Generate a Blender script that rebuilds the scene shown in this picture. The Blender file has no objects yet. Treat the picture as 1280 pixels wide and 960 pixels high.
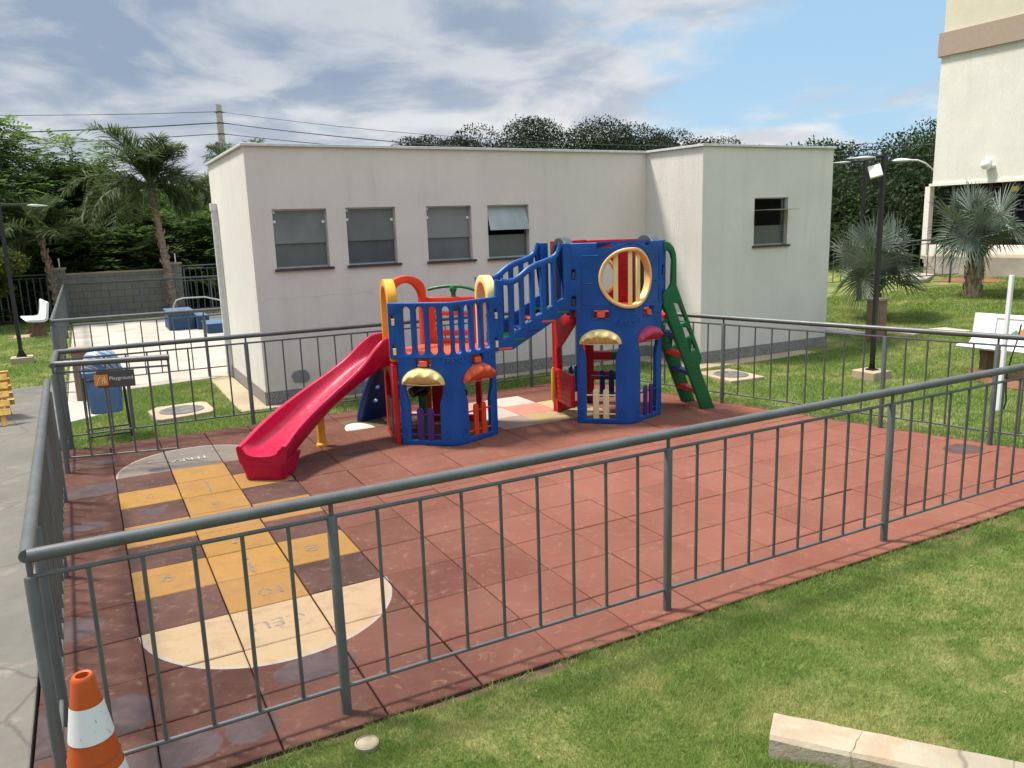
import bpy, bmesh, math, random
import numpy as np
from mathutils import Vector, Matrix

S = bpy.context.scene
C = S.collection
rad = math.radians
RNG = np.random.default_rng(7)
random.seed(7)

# ------------------------------------------------------------------ camera
cam_d = bpy.data.cameras.new('camera')
cam = bpy.data.objects.new('camera', cam_d)
C.objects.link(cam)
CAM = Vector((-0.045, -8.828, 2.288))
PITCH, ROLL, YAW = 0.1972, -0.0322, 0.4887
_f = Vector((math.sin(YAW) * math.cos(PITCH), math.cos(YAW) * math.cos(PITCH), -math.sin(PITCH)))
_r0 = Vector((math.cos(YAW), -math.sin(YAW), 0))
_u0 = _r0.cross(_f)
_r = _r0 * math.cos(ROLL) + _u0 * math.sin(ROLL)
_u = -_r0 * math.sin(ROLL) + _u0 * math.cos(ROLL)
cam.matrix_world = Matrix(((_r.x, _u.x, -_f.x, CAM.x), (_r.y, _u.y, -_f.y, CAM.y), (_r.z, _u.z, -_f.z, CAM.z), (0, 0, 0, 1)))
cam_d.sensor_width = 36.0
cam_d.lens = 990.4 * 36 / 1280
cam_d.clip_end = 2000
cam_d.clip_start = 0.05
S.camera = cam

# ------------------------------------------------------------------ sun, sky, exposure
SUN_TO = Vector((-0.37, 0.34, 1.0)).normalized()
SUN_EL = math.asin(SUN_TO.z)
SUN_ROT = math.atan2(SUN_TO.x, SUN_TO.y)
sd = bpy.data.lights.new('sun', 'SUN')
sd.energy = 3.6
sd.angle = rad(8.5)
sd.color = (1.0, 0.94, 0.85)
sun = bpy.data.objects.new('sun', sd)
C.objects.link(sun)
sun.rotation_euler = SUN_TO.to_track_quat('Z', 'Y').to_euler()

W = bpy.data.worlds.new('World')
S.world = W
W.use_nodes = True
SKY_STRENGTH = 0.13
def build_world():
    nt = W.node_tree
    N, L = nt.nodes, nt.links
    N.clear()
    def nd(t, **k):
        n = N.new(t)
        for a, b in k.items():
            setattr(n, a, b)
        return n
    def math_(op, a, b=None, clamp=False):
        n = nd('ShaderNodeMath', operation=op, use_clamp=clamp)
        for i, q in enumerate((a, b)):
            if q is None: continue
            if isinstance(q, (int, float)): n.inputs[i].default_value = q
            else: L.new(q, n.inputs[i])
        return n.outputs[0]
    def rng_(v, a, b, c, d, smooth=True):
        n = nd('ShaderNodeMapRange', interpolation_type='SMOOTHSTEP' if smooth else 'LINEAR')
        L.new(v, n.inputs[0])
        for i, q in enumerate((a, b, c, d)): n.inputs[1 + i].default_value = q
        return n.outputs[0]
    def mix_(f, a, b):
        n = nd('ShaderNodeMix', data_type='RGBA')
        if isinstance(f, (int, float)): n.inputs[0].default_value = f
        else: L.new(f, n.inputs[0])
        for i, q in ((6, a), (7, b)):
            if isinstance(q, tuple): n.inputs[i].default_value = (*q, 1)
            else: L.new(q, n.inputs[i])
        return n.outputs[2]
    sky = nd('ShaderNodeTexSky', sky_type='NISHITA')
    sky.sun_disc = False
    sky.sun_elevation = SUN_EL
    sky.sun_rotation = SUN_ROT
    sky.air_density = 1.0
    sky.dust_density = 0.6
    sky.ozone_density = 1.5
    tc = nd('ShaderNodeTexCoord')
    sep = nd('ShaderNodeSeparateXYZ')
    L.new(tc.outputs['Generated'], sep.inputs[0])
    x, y, z = sep.outputs
    zz = math_('ADD', math_('MAXIMUM', z, 0.0), 0.20)
    comb = nd('ShaderNodeCombineXYZ')
    L.new(math_('DIVIDE', x, zz), comb.inputs[0])
    L.new(math_('DIVIDE', y, zz), comb.inputs[1])
    def noise(scale, detail, rough, off, dist=0.0):
        m = nd('ShaderNodeMapping')
        m.inputs['Location'].default_value = off
        L.new(comb.outputs[0], m.inputs[0])
        n = nd('ShaderNodeTexNoise')
        L.new(m.outputs[0], n.inputs['Vector'])
        n.inputs['Scale'].default_value = scale
        n.inputs['Detail'].default_value = detail
        n.inputs['Roughness'].default_value = rough
        n.inputs['Distortion'].default_value = dist
        return n.outputs['Fac']
    cover = noise(1.05, 7, 0.54, (3.1, 1.7, 0.4), 0.4)
    tex = noise(1.7, 8, 0.56, (7.9, 5.2, 2.2), 0.5)
    fine = noise(3.6, 7, 0.56, (1.9, 8.2, 4.2), 0.5)
    # the cover thins out towards the east (right of the playground)
    az = math_('SUBTRACT', math_('MULTIPLY', x, 0.84), math_('MULTIPLY', y, 0.54))
    thin = rng_(az, -0.30, 0.34, 0.34, 0.045)
    cm = math_('ADD', cover, thin)
    cm = math_('ADD', cm, math_('MULTIPLY', math_('SUBTRACT', fine, 0.5), 0.22))
    mask = rng_(cm, 0.42, 0.62, 0.0, 1.0)
    shade = rng_(math_('ADD', tex, math_('MULTIPLY', math_('SUBTRACT', fine, 0.5), 0.34)), 0.38, 0.64, 0.0, 1.0)
    # bright lower band of cloud, grey-blue sheet above it
    low = rng_(z, 0.07, 0.20, 1.0, -0.15)
    east = rng_(az, -0.30, 0.25, 0.0, 0.38)
    bright = math_('ADD', math_('ADD', math_('MULTIPLY', shade, 0.58), math_('MULTIPLY', low, 0.36)), math_('MULTIPLY', east, 0.75), True)
    cloud = mix_(bright, (1.22, 1.56, 2.08), (3.4, 3.42, 3.4))
    skyc = mix_(0.85, sky.outputs[0], (1.45, 2.30, 3.1))
    col = mix_(mask, skyc, cloud)
    # extra brightness added to the sky overhead, out of the picture, for fill light
    gain = rng_(z, 0.27, 0.75, 1.0, 2.7)
    vm = nd('ShaderNodeVectorMath', operation='SCALE')
    L.new(col, vm.inputs[0]); L.new(gain, vm.inputs['Scale'])
    col = vm.outputs[0]
    bg = nd('ShaderNodeBackground')
    L.new(col, bg.inputs[0])
    bg.inputs[1].default_value = SKY_STRENGTH
    out = nd('ShaderNodeOutputWorld')
    L.new(bg.outputs[0], out.inputs[0])
build_world()

S.view_settings.view_transform = 'Standard'
S.view_settings.look = 'None'
S.view_settings.exposure = 0.98
S.view_settings.gamma = 1.0
S.view_settings.use_curve_mapping = False
S.render.engine = 'CYCLES'
S.cycles.max_bounces = 8
S.cycles.transparent_max_bounces = 12
S.cycles.use_denoising = True

# ------------------------------------------------------------------ materials
class NT:
    """small helper round a material's node tree"""
    def __init__(s, name):
        s.m = bpy.data.materials.new(name)
        s.m.use_nodes = True
        s.t = s.m.node_tree
        s.N, s.L = s.t.nodes, s.t.links
        s.b = s.N['Principled BSDF']
        s.out = s.N['Material Output']
    def nd(s, t, **k):
        n = s.N.new(t)
        for a, b in k.items(): setattr(n, a, b)
        return n
    def put(s, sock, v):
        if isinstance(v, bpy.types.NodeSocket): s.L.new(v, sock)
        elif isinstance(v, tuple) and len(v) == 3 and sock.type == 'RGBA': sock.default_value = (*v, 1)
        else: sock.default_value = v
    def math(s, op, a, b=None, clamp=False):
        n = s.nd('ShaderNodeMath', operation=op, use_clamp=clamp)
        s.put(n.inputs[0], a)
        if b is not None: s.put(n.inputs[1], b)
        return n.outputs[0]
    def vmath(s, op, a, b):
        n = s.nd('ShaderNodeVectorMath', operation=op)
        s.put(n.inputs[0], a); s.put(n.inputs[1], b)
        return n.outputs[1] if op in ('LENGTH', 'DISTANCE', 'DOT_PRODUCT') else n.outputs[0]
    def rng(s, v, a, b, c=0.0, d=1.0, smooth=True):
        n = s.nd('ShaderNodeMapRange', interpolation_type='SMOOTHSTEP' if smooth else 'LINEAR')
        s.put(n.inputs[0], v)
        for i, q in enumerate((a, b, c, d)): n.inputs[1 + i].default_value = q
        return n.outputs[0]
    def mix(s, f, a, b, blend='MIX'):
        n = s.nd('ShaderNodeMix', data_type='RGBA', blend_type=blend)
        s.put(n.inputs[0], f); s.put(n.inputs[6], a); s.put(n.inputs[7], b)
        return n.outputs[2]
    def pos(s):
        return s.nd('ShaderNodeNewGeometry').outputs['Position']
    def obj(s):
        return s.nd('ShaderNodeTexCoord').outputs['Object']
    def noise(s, vec, scale, detail=4, rough=0.55, dist=0.0, stretch=None, col=False):
        if stretch:
            m = s.nd('ShaderNodeMapping')
            s.put(m.inputs[0], vec)
            m.inputs['Scale'].default_value = stretch
            vec = m.outputs[0]
        n = s.nd('ShaderNodeTexNoise')
        s.put(n.inputs['Vector'], vec)
        n.inputs['Scale'].default_value = scale
        n.inputs['Detail'].default_value = detail
        n.inputs['Roughness'].default_value = rough
        n.inputs['Distortion'].default_value = dist
        return n.outputs['Color' if col else 'Fac']
    def bump(s, h, strength=0.3, dist=0.01):
        n = s.nd('ShaderNodeBump')
        n.inputs['Strength'].default_value = strength
        n.inputs['Distance'].default_value = dist
        s.put(n.inputs['Height'], h)
        s.L.new(n.outputs[0], s.b.inputs['Normal'])
    def base(s, c): s.put(s.b.inputs['Base Color'], c)
    def rough(s, r): s.put(s.b.inputs['Roughness'], r)
    def spec(s, v): s.b.inputs['Specular IOR Level'].default_value = v

def scale_c(c, k): return tuple(min(1, q * k) for q in c)

def plastic(name, c, rough=0.38, fade=0.22):
    n = NT(name)
    p = n.pos()
    a = n.noise(p, 3.0, 5, 0.6)
    col = n.mix(n.rng(a, 0.35, 0.75), c, scale_c(c, 1 - fade))
    d = n.rng(n.noise(p, 9, 7, 0.7), 0.50, 0.85)
    col = n.mix(n.math('MULTIPLY', d, 0.16), col, tuple(0.78 * q + 0.014 for q in c))
    n.base(col)
    n.rough(n.rng(n.noise(p, 22, 4, 0.6), 0.3, 0.7, rough - 0.07, rough + 0.14))
    n.bump(n.noise(p, 9, 3, 0.5), 0.12, 0.01)
    n.spec(0.32)
    return n.m

def painted_metal(name, c, rough=0.42):
    n = NT(name)
    p = n.pos()
    a = n.noise(p, 6, 6, 0.65)
    col = n.mix(n.rng(a, 0.3, 0.75), scale_c(c, 0.85), scale_c(c, 1.2))
    sp = n.rng(n.noise(p, 38, 4, 0.65), 0.68, 0.74)
    col = n.mix(n.math('MULTIPLY', sp, 0.6), col, (0.17, 0.12, 0.085))
    n.base(col)
    n.rough(n.rng(n.noise(p, 7, 4, 0.6), 0.3, 0.7, rough - 0.03, rough + 0.06))
    return n.m

def stucco(name, c, groove=True):
    n = NT(name)
    p = n.pos()
    big = n.noise(p, 0.7, 6, 0.6)
    streak = n.noise(p, 5.0, 6, 0.65, 0.2, (1, 1, 0.07))
    col = n.mix(n.rng(big, 0.3, 0.75), scale_c(c, 0.92), scale_c(c, 1.05))
    col = n.mix(n.math('MULTIPLY', n.rng(streak, 0.48, 0.72), 0.22), col, scale_c(c, 0.70))
    sep = n.nd('ShaderNodeSeparateXYZ'); n.put(sep.inputs[0], p)
    spots = n.math('MULTIPLY', n.rng(n.noise(p, 26, 4, 0.7), 0.62, 0.72), n.rng(sep.outputs[2], 0.15, 1.1, 1.0, 0.05))
    col = n.mix(n.math('MULTIPLY', spots, 0.45), col, scale_c(c, 0.45))
    lowd = n.math('MULTIPLY', n.rng(sep.outputs[2], 0.0, 0.75, 1.0, 0.0), n.rng(n.noise(p, 2.3, 5, 0.6), 0.3, 0.7))
    col = n.mix(n.math('MULTIPLY', lowd, 0.28), col, (0.33, 0.26, 0.20))
    n.base(col)
    n.rough(0.92)
    n.spec(0.2)
    g = n.noise(p, 46, 5, 0.7, 0.0, (1, 1, 0.10))
    h = n.math('ADD', n.math('MULTIPLY', g, 1.0 if groove else 0.2), n.math('MULTIPLY', n.noise(p, 70, 3, 0.6), 0.5))
    n.bump(h, 0.75, 0.012)
    return n.m

def concrete(name, c, crack=True, bump=0.35, stain=(0.25, 0.2, 0.15)):
    n = NT(name)
    p = n.pos()
    a = n.noise(p, 1.3, 7, 0.65)
    b = n.noise(p, 9, 6, 0.7)
    col = n.mix(n.rng(a, 0.32, 0.7), scale_c(c, 0.8), scale_c(c, 1.15))
    col = n.mix(n.math('MULTIPLY', n.rng(b, 0.5, 0.8), 0.35), col, scale_c(c, 0.6))
    col = n.mix(n.math('MULTIPLY', n.rng(n.noise(p, 2.6, 5, 0.6, 0.6), 0.58, 0.7), 0.4), col, stain)
    if name == 'pavement_concrete':
        col = n.mix(n.math('MULTIPLY', n.rng(n.noise(p, 3.4, 6, 0.6, 0.8), 0.62, 0.70), 0.40), col, (0.25, 0.235, 0.205))
    if crack:
        v = n.nd('ShaderNodeTexVoronoi', feature='DISTANCE_TO_EDGE')
        dd = n.mix(0.12, p, n.noise(p, 3, 4, 0.6, col=True))
        n.put(v.inputs['Vector'], dd)
        v.inputs['Scale'].default_value = 0.75
        col = n.mix(n.rng(v.outputs['Distance'], 0.0, 0.012, 0.55, 0.0), col, (0.06, 0.05, 0.045))
    n.base(col)
    n.rough(n.rng(a, 0.3, 0.7, 0.7, 0.95))
    n.spec(0.3)
    n.bump(n.math('ADD', n.noise(p, 30, 5, 0.7), b), bump, 0.008)
    return n.m

def flat(name, c, rough=0.6, metallic=0.0, var=0.1):
    n = NT(name)
    a = n.noise(n.pos(), 12, 5, 0.6)
    n.base(n.mix(n.rng(a, 0.3, 0.7), scale_c(c, 1 - var), scale_c(c, 1 + var)))
    n.rough(rough)
    n.b.inputs['Metallic'].default_value = metallic
    return n.m

def leafmat(name, dark, light, trans=0.35, rough=0.5, yellow=None):
    n = NT(name)
    g = n.nd('ShaderNodeNewGeometry')
    r = g.outputs['Random Per Island']
    big = n.rng(n.noise(g.outputs['Position'], 0.9, 4, 0.6), 0.35, 0.68)
    col = n.mix(n.math('ADD', n.math('MULTIPLY', r, 0.55), n.math('MULTIPLY', big, 0.45)), dark, light)
    if yellow:
        col = n.mix(n.rng(r, 0.90, 0.96), col, yellow)
    n.base(col)
    n.rough(rough + 0.12)
    n.spec(0.18)
    tr = n.nd('ShaderNodeBsdfTranslucent')
    n.L.new(n.mix(0.5, col, scale_c(light, 1.6)), tr.inputs[0])
    mx = n.nd('ShaderNodeMixShader')
    mx.inputs[0].default_value = trans
    n.L.new(n.b.outputs[0], mx.inputs[1])
    n.L.new(tr.outputs[0], mx.inputs[2])
    n.L.new(mx.outputs[0], n.out.inputs[0])
    return n.m

def bark(name, a, b, ring=0.0):
    n = NT(name)
    p = n.pos()
    t = n.noise(p, 12, 6, 0.7, 0.3, (1, 1, 0.25) if not ring else (0.4, 0.4, 2.0))
    n.base(n.mix(n.rng(t, 0.3, 0.7), a, b))
    n.rough(0.9)
    n.bump(t, 0.8, 0.03)
    return n.m

BLUE = (0.004, 0.070, 0.285)
M = dict(
    blue=plastic('blue_plastic', BLUE),
    navy=plastic('navy_plastic', (0.005, 0.028, 0.135)),
    red=plastic('red_plastic', (0.42, 0.010, 0.016)),
    pink=plastic('slide_plastic', (0.43, 0.003, 0.036), 0.32),
    orange=plastic('orange_plastic', (0.66, 0.055, 0.012)),
    coral=plastic('coral_plastic', (0.58, 0.085, 0.028)),
    yellow=plastic('yellow_plastic', (0.72, 0.33, 0.03)),
    cream=plastic('cream_plastic', (0.74, 0.56, 0.22)),
    ivory=plastic('ivory_plastic', (0.70, 0.58, 0.34)),
    ringcream=plastic('pale_orange_plastic', (0.76, 0.47, 0.17)),
    green=plastic('green_plastic', (0.010, 0.135, 0.043)),
    purple=plastic('purple_plastic', (0.065, 0.020, 0.15)),
    rose=plastic('rose_plastic', (0.42, 0.035, 0.085)),
    greyp=plastic('grey_plastic', (0.045, 0.050, 0.056)),
    fence=painted_metal('fence_paint', (0.078, 0.081, 0.077)),
    black=painted_metal('black_paint', (0.010, 0.010, 0.011)),
    wall=stucco('stucco_wall', (0.67, 0.605, 0.54)),
    wallb=stucco('stucco_block', (0.66, 0.625, 0.565)),
    coping=flat('coping_metal', (0.55, 0.55, 0.54), 0.45),
    granite=None, glass=None,
    alu=flat('window_aluminium', (0.42, 0.42, 0.42), 0.35, 0.6),
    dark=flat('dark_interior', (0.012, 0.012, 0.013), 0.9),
    pave=concrete('pavement_concrete', (0.125, 0.114, 0.094), True, 0.4),
    court=concrete('court_concrete', (0.37, 0.335, 0.275), False, 0.15, (0.48, 0.36, 0.24)),
    kerb=concrete('kerb_concrete', (0.31, 0.265, 0.19), True, 0.7, (0.29, 0.16, 0.085)),
    stone=concrete('slab_concrete', (0.36, 0.28, 0.185), False, 0.4, (0.40, 0.20, 0.10)),
    block=concrete('block_concrete', (0.19, 0.18, 0.155), False, 0.4, (0.12, 0.11, 0.09)),
    white=flat('white_paint', (0.72, 0.72, 0.70), 0.55, 0, 0.06),
    benchw=concrete('bench_terrazzo', (0.66, 0.66, 0.64), False, 0.1, (0.5, 0.48, 0.44)),
    brown=flat('brown_box', (0.20, 0.125, 0.085), 0.7),
    binblue=plastic('bin_plastic', (0.115, 0.205, 0.36), 0.5),
    grate=flat('iron_lid', (0.12, 0.11, 0.10), 0.8, 0.2, 0.3),
)
def _granite():
    n = NT('granite_skirting')
    p = n.pos()
    a = n.noise(p, 60, 3, 0.7)
    n.base(n.mix(n.rng(a, 0.4, 0.62), (0.11, 0.104, 0.098), (0.29, 0.272, 0.255)))
    n.rough(0.55)
    return n.m
M['granite'] = _granite()
def _glass(name, c, r):
    n = NT(name)
    p = n.pos()
    n.base(n.mix(n.rng(n.noise(p, 1.6, 4, 0.6, 0.4, (1, 1, 0.5)), 0.3, 0.7), scale_c(c, 0.75), scale_c(c, 1.3)))
    n.rough(r)
    n.spec(0.6)
    return n.m
M['glass'] = _glass('window_glass', (0.135, 0.140, 0.133), 0.28)
M['glassd'] = _glass('window_glass_lower', (0.080, 0.090, 0.096), 0.28)
M['glassg'] = _glass('window_glass_open', (0.26, 0.29, 0.275), 0.5)

# ------------------------------------------------------------------ object helpers
def tag(o, label=None, cat=None, group=None, kind=None):
    if label: o['label'] = label
    if cat: o['category'] = cat
    if group: o['group'] = group
    if kind: o['kind'] = kind
    return o

def thing(name, label, cat, loc=(0, 0, 0), group=None):
    o = bpy.data.objects.new(name, None)
    o.empty_display_size = 0.1
    C.objects.link(o)
    o.location = loc
    return tag(o, label, cat, group)

def attach(o, parent):
    o.parent = parent
    if parent.parent is None:
        o.matrix_parent_inverse = Matrix.Translation(parent.location).inverted()
    return o

class MB:
    """collects shapes in world coordinates and links them as ONE mesh object"""
    def __init__(s):
        s.v, s.f, s.mi = [], [], []
    def add(s, v, f, m=0):
        k = len(s.v)
        s.v.extend([tuple(q) for q in v])
        s.f.extend([tuple(i + k for i in q) for q in f])
        s.mi.extend([m] * len(f))
        return s
    def box(s, c, d, rz=0.0, m=0, M4=None):
        x, y, z = (q / 2 for q in d)
        vs = [Vector((a, b, e)) for a in (-x, x) for b in (-y, y) for e in (-z, z)]
        T = M4 if M4 is not None else Matrix.Translation(c) @ Matrix.Rotation(rz, 4, 'Z')
        s.add([T @ q for q in vs], [(0, 1, 3, 2), (4, 6, 7, 5), (0, 4, 5, 1), (2, 3, 7, 6), (0, 2, 6, 4), (1, 5, 7, 3)], m)
        return s
    def tube(s, pts, r, seg=10, cap=True, m=0, flat_=None):
        pts = [Vector(p) for p in pts]
        n = len(pts)
        rs = list(r) if isinstance(r, (list, tuple)) else [r] * n
        t0 = (pts[1] - pts[0]).normalized()
        up = Vector((0, 0, 1)) if abs(t0.z) < 0.9 else Vector((1, 0, 0))
        a = t0.cross(up).normalized()
        vs, fs = [], []
        for i, p in enumerate(pts):
            t = (pts[min(i + 1, n - 1)] - pts[max(i - 1, 0)]).normalized()
            a = (a - t * a.dot(t)).normalized()
            b = t.cross(a)
            for k in range(seg):
                w = 2 * math.pi * k / seg
                vs.append(p + (a * math.cos(w) + b * math.sin(w) * (flat_ or 1)) * rs[i])
        for i in range(n - 1):
            for k in range(seg):
                k2 = (k + 1) % seg
                fs.append((i * seg + k, i * seg + k2, (i + 1) * seg + k2, (i + 1) * seg + k))
        if cap:
            fs.append(tuple(range(seg - 1, -1, -1)))
            fs.append(tuple((n - 1) * seg + k for k in range(seg)))
        return s.add(vs, fs, m)
    def lathe(s, prof, c=(0, 0, 0), seg=24, m=0, sx=1, sy=1):
        vs, fs = [], []
        for r, z in prof:
            for k in range(seg):
                w = 2 * math.pi * k / seg
                vs.append((c[0] + r * sx * math.cos(w), c[1] + r * sy * math.sin(w), c[2] + z))
        for i in range(len(prof) - 1):
            for k in range(seg):
                k2 = (k + 1) % seg
                fs.append((i * seg + k, i * seg + k2, (i + 1) * seg + k2, (i + 1) * seg + k))
        if prof[0][0] > 1e-4: fs.append(tuple(range(seg - 1, -1, -1)))
        if prof[-1][0] > 1e-4: fs.append(tuple((len(prof) - 1) * seg + k for k in range(seg)))
        return s.add(vs, fs, m)
    def prism(s, poly, z0, z1, m=0):
        n = len(poly)
        vs = [(p[0], p[1], z0) for p in poly] + [(p[0], p[1], z1) for p in poly]
        fs = [tuple(range(n - 1, -1, -1)), tuple(range(n, 2 * n))]
        fs += [(i, (i + 1) % n, n + (i + 1) % n, n + i) for i in range(n)]
        return s.add(vs, fs, m)
    def mesh(s, me, fn=None, m=0):
        vs = [v.co.copy() for v in me.vertices]
        if fn: vs = [fn(q) for q in vs]
        return s.add(vs, [tuple(p.vertices) for p in me.polygons], m)
    def build(s, name, mats, parent=None, smooth=True, bevel=0.0, ang=38):
        me = bpy.data.meshes.new(name)
        me.from_pydata(s.v, [], s.f)
        if not isinstance(mats, (list, tuple)): mats = [mats]
        for q in mats: me.materials.append(q)
        me.polygons.foreach_set('material_index', s.mi)
        bm = bmesh.new(); bm.from_mesh(me)
        bmesh.ops.recalc_face_normals(bm, faces=bm.faces)
        bm.to_mesh(me); bm.free()
        if smooth:
            me.polygons.foreach_set('use_smooth', [True] * len(me.polygons))
            me.set_sharp_from_angle(angle=rad(ang))
        o = bpy.data.objects.new(name, me)
        C.objects.link(o)
        if parent is not None: attach(o, parent)
        if bevel:
            b = o.modifiers.new('bevel', 'BEVEL')
            b.width = bevel; b.segments = 2; b.limit_method = 'ANGLE'; b.angle_limit = rad(40)
            b.harden_normals = False
        return o

def plate(outline, holes=(), t=0.05, bev=0.008, cuts_x=()):
    """filled outline with real holes, thickness t (w from -t to 0), rounded edges"""
    cu = bpy.data.curves.new('plate', 'CURVE')
    cu.dimensions = '2D'; cu.fill_mode = 'BOTH'
    cu.extrude = max(t / 2 - bev, 0.0005); cu.bevel_depth = bev; cu.bevel_resolution = 2; cu.offset = -bev
    for poly in [outline] + list(holes):
        sp = cu.splines.new('POLY')
        sp.points.add(len(poly) - 1)
        for p, q in zip(sp.points, poly): p.co = (q[0], q[1], 0, 1)
        sp.use_cyclic_u = True
    o = bpy.data.objects.new('plate', cu)
    C.objects.link(o)
    dg = bpy.context.evaluated_depsgraph_get()
    me = bpy.data.meshes.new_from_object(o.evaluated_get(dg))
    bpy.data.objects.remove(o); bpy.data.curves.remove(cu)
    bm = bmesh.new(); bm.from_mesh(me)
    bmesh.ops.remove_doubles(bm, verts=bm.verts, dist=1e-5)
    for x in cuts_x:
        bmesh.ops.bisect_plane(bm, geom=bm.verts[:] + bm.edges[:] + bm.faces[:], plane_co=(x, 0, 0), plane_no=(1, 0, 0))
    for v in bm.verts: v.co.z -= t / 2
    bm.to_mesh(me); bm.free()
    return me

def text_mesh(body, size, depth=0.002, align='CENTER', cuts_x=()):
    cu = bpy.data.curves.new('text', 'FONT')
    cu.body = body; cu.size = size; cu.extrude = depth; cu.align_x = align; cu.align_y = 'CENTER'
    o = bpy.data.objects.new('text', cu)
    C.objects.link(o)
    dg = bpy.context.evaluated_depsgraph_get()
    me = bpy.data.meshes.new_from_object(o.evaluated_get(dg))
    bpy.data.objects.remove(o); bpy.data.curves.remove(cu)
    if cuts_x:
        bm = bmesh.new(); bm.from_mesh(me)
        for x in cuts_x:
            bmesh.ops.bisect_plane(bm, geom=bm.verts[:] + bm.edges[:] + bm.faces[:], plane_co=(x, 0, 0), plane_no=(1, 0, 0))
        bm.to_mesh(me); bm.free()
    return me

def arc(cx, cy, rx, ry, a0, a1, n=14):
    return [(cx + rx * math.cos(rad(a0 + (a1 - a0) * i / n)), cy + ry * math.sin(rad(a0 + (a1 - a0) * i / n))) for i in range(n + 1)]

def slot(cx, z0, z1, w):
    r = w / 2
    return arc(cx, z1 - r, r, r, 0, 180, 8) + arc(cx, z0 + r, r, r, 180, 360, 8)

def rrect(x0, y0, x1, y1, r=0.02, n=4):
    return (arc(x1 - r, y1 - r, r, r, 0, 90, n) + arc(x0 + r, y1 - r, r, r, 90, 180, n)
            + arc(x0 + r, y0 + r, r, r, 180, 270, n) + arc(x1 - r, y0 + r, r, r, 270, 360, n))

def interp(x, xs, ys): return float(np.interp(x, xs, ys))
def sstep(a, b, x):
    t = np.clip((x - a) / (b - a), 0, 1)
    return t * t * (3 - 2 * t)
# ------------------------------------------------------------------ ground
MAT_R = [(6.30, 1.02), (6.33, 0.80), (6.95, -1.42), (7.46, -3.32), (7.76, -4.35), (8.08, -5.49)]
def mat_right(y):
    ys = [p[1] for p in MAT_R][::-1]; xs = [p[0] for p in MAT_R][::-1]
    return np.interp(y, ys, xs)

def ground_z(x, y):
    x = np.asarray(x, float); y = np.asarray(y, float)
    z = np.full(np.broadcast(x, y).shape, -0.025)
    t = x - 9.8
    ramp = np.where(t > 0, 0.055 * t * sstep(0, 3, t), 0)
    ramp = np.minimum(ramp, 0.66 + 0 * ramp)
    z = z + ramp
    near = np.maximum(0, -5.75 - y)
    z = z + 0.13 * near * sstep(0.0, 2.5, near) * sstep(0.2, 1.6, x) * (1 - sstep(6, 16, near) * 0.6)
    r = np.hypot(x + 0.045, y + 8.83)
    az = np.degrees(np.arctan2(x + 0.045, y + 8.83))
    hill = 0.085 * np.maximum(0, r - 42) * sstep(8, 24, az) * (1 - sstep(105, 150, az))
    hill = np.minimum(hill, 9 + 0 * hill)
    z = z + hill
    low = ((x > -12) & (x < -0.44) & (y > -14) & (y < 5.8)) | ((x > -0.6) & (x < mat_right(y)) & (y > -5.45) & (y < 1.0)) \
        | ((x > -0.45) & (x < 9.2) & (y > 5.0) & (y < 16.5)) | ((x > 2.0) & (x < 11.4) & (y > 2.2) & (y < 5.2))
    return np.where(low, -0.11, z)

def gz(x, y): return float(ground_z(x, y))

def build_ground():
    xs = np.concatenate([np.linspace(-320, -30, 18), np.linspace(-28, -7, 12), np.arange(-6, 24.01, 0.25), np.linspace(26, 60, 16), np.linspace(70, 340, 18)])
    ys = np.concatenate([np.linspace(-120, -20, 8), np.linspace(-18, -10, 6), np.arange(-9.5, 20.01, 0.25), np.linspace(22, 70, 22), np.linspace(80, 380, 20)])
    X, Y = np.meshgrid(xs, ys)
    Z = ground_z(X, Y)
    Z = Z + np.where((np.abs(X) > 30) | (Y > 30), 0.25 * np.sin(X * 0.13) * np.cos(Y * 0.11), 0)
    nx, ny = len(xs), len(ys)
    v = np.stack([X.ravel(), Y.ravel(), Z.ravel()], 1)
    i = np.arange(nx * ny).reshape(ny, nx)
    f = np.stack([i[:-1, :-1], i[:-1, 1:], i[1:, 1:], i[1:, :-1]], -1).reshape(-1, 4)
    me = bpy.data.meshes.new('ground')
    me.from_pydata(v.tolist(), [], f.tolist())
    me.polygons.foreach_set('use_smooth', [True] * len(me.polygons))
    n = NT('lawn_ground')
    p = n.pos()
    a = n.noise(p, 0.9, 7, 0.66, 0.5)
    b = n.noise(p, 3.2, 6, 0.65, 0.4)
    c = n.noise(p, 60, 4, 0.7)
    sep = n.nd('ShaderNodeSeparateXYZ'); n.put(sep.inputs[0], p)
    edge = n.math('MULTIPLY', n.rng(sep.outputs[1], -5.62, -5.52, 0.0, 1.0), n.rng(sep.outputs[1], -5.3, -5.2, 1.0, 0.0))
    col = n.mix(n.rng(b, 0.35, 0.68), (0.095, 0.125, 0.028), (0.165, 0.185, 0.055))
    col = n.mix(n.math('MULTIPLY', n.rng(a, 0.45, 0.62), n.rng(b, 0.4, 0.62)), col, (0.25, 0.235, 0.085))
    col = n.mix(n.rng(c, 0.45, 0.75, 0.0, 0.55), col, (0.07, 0.055, 0.022))
    col = n.mix(edge, col, (0.10, 0.062, 0.038))
    n.base(col); n.rough(0.95); n.spec(0.15)
    n.bump(c, 0.6, 0.02)
    me.materials.append(n.m)
    o = bpy.data.objects.new('ground', me)
    C.objects.link(o)
    tag(o, kind='structure')
build_ground()

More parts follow.
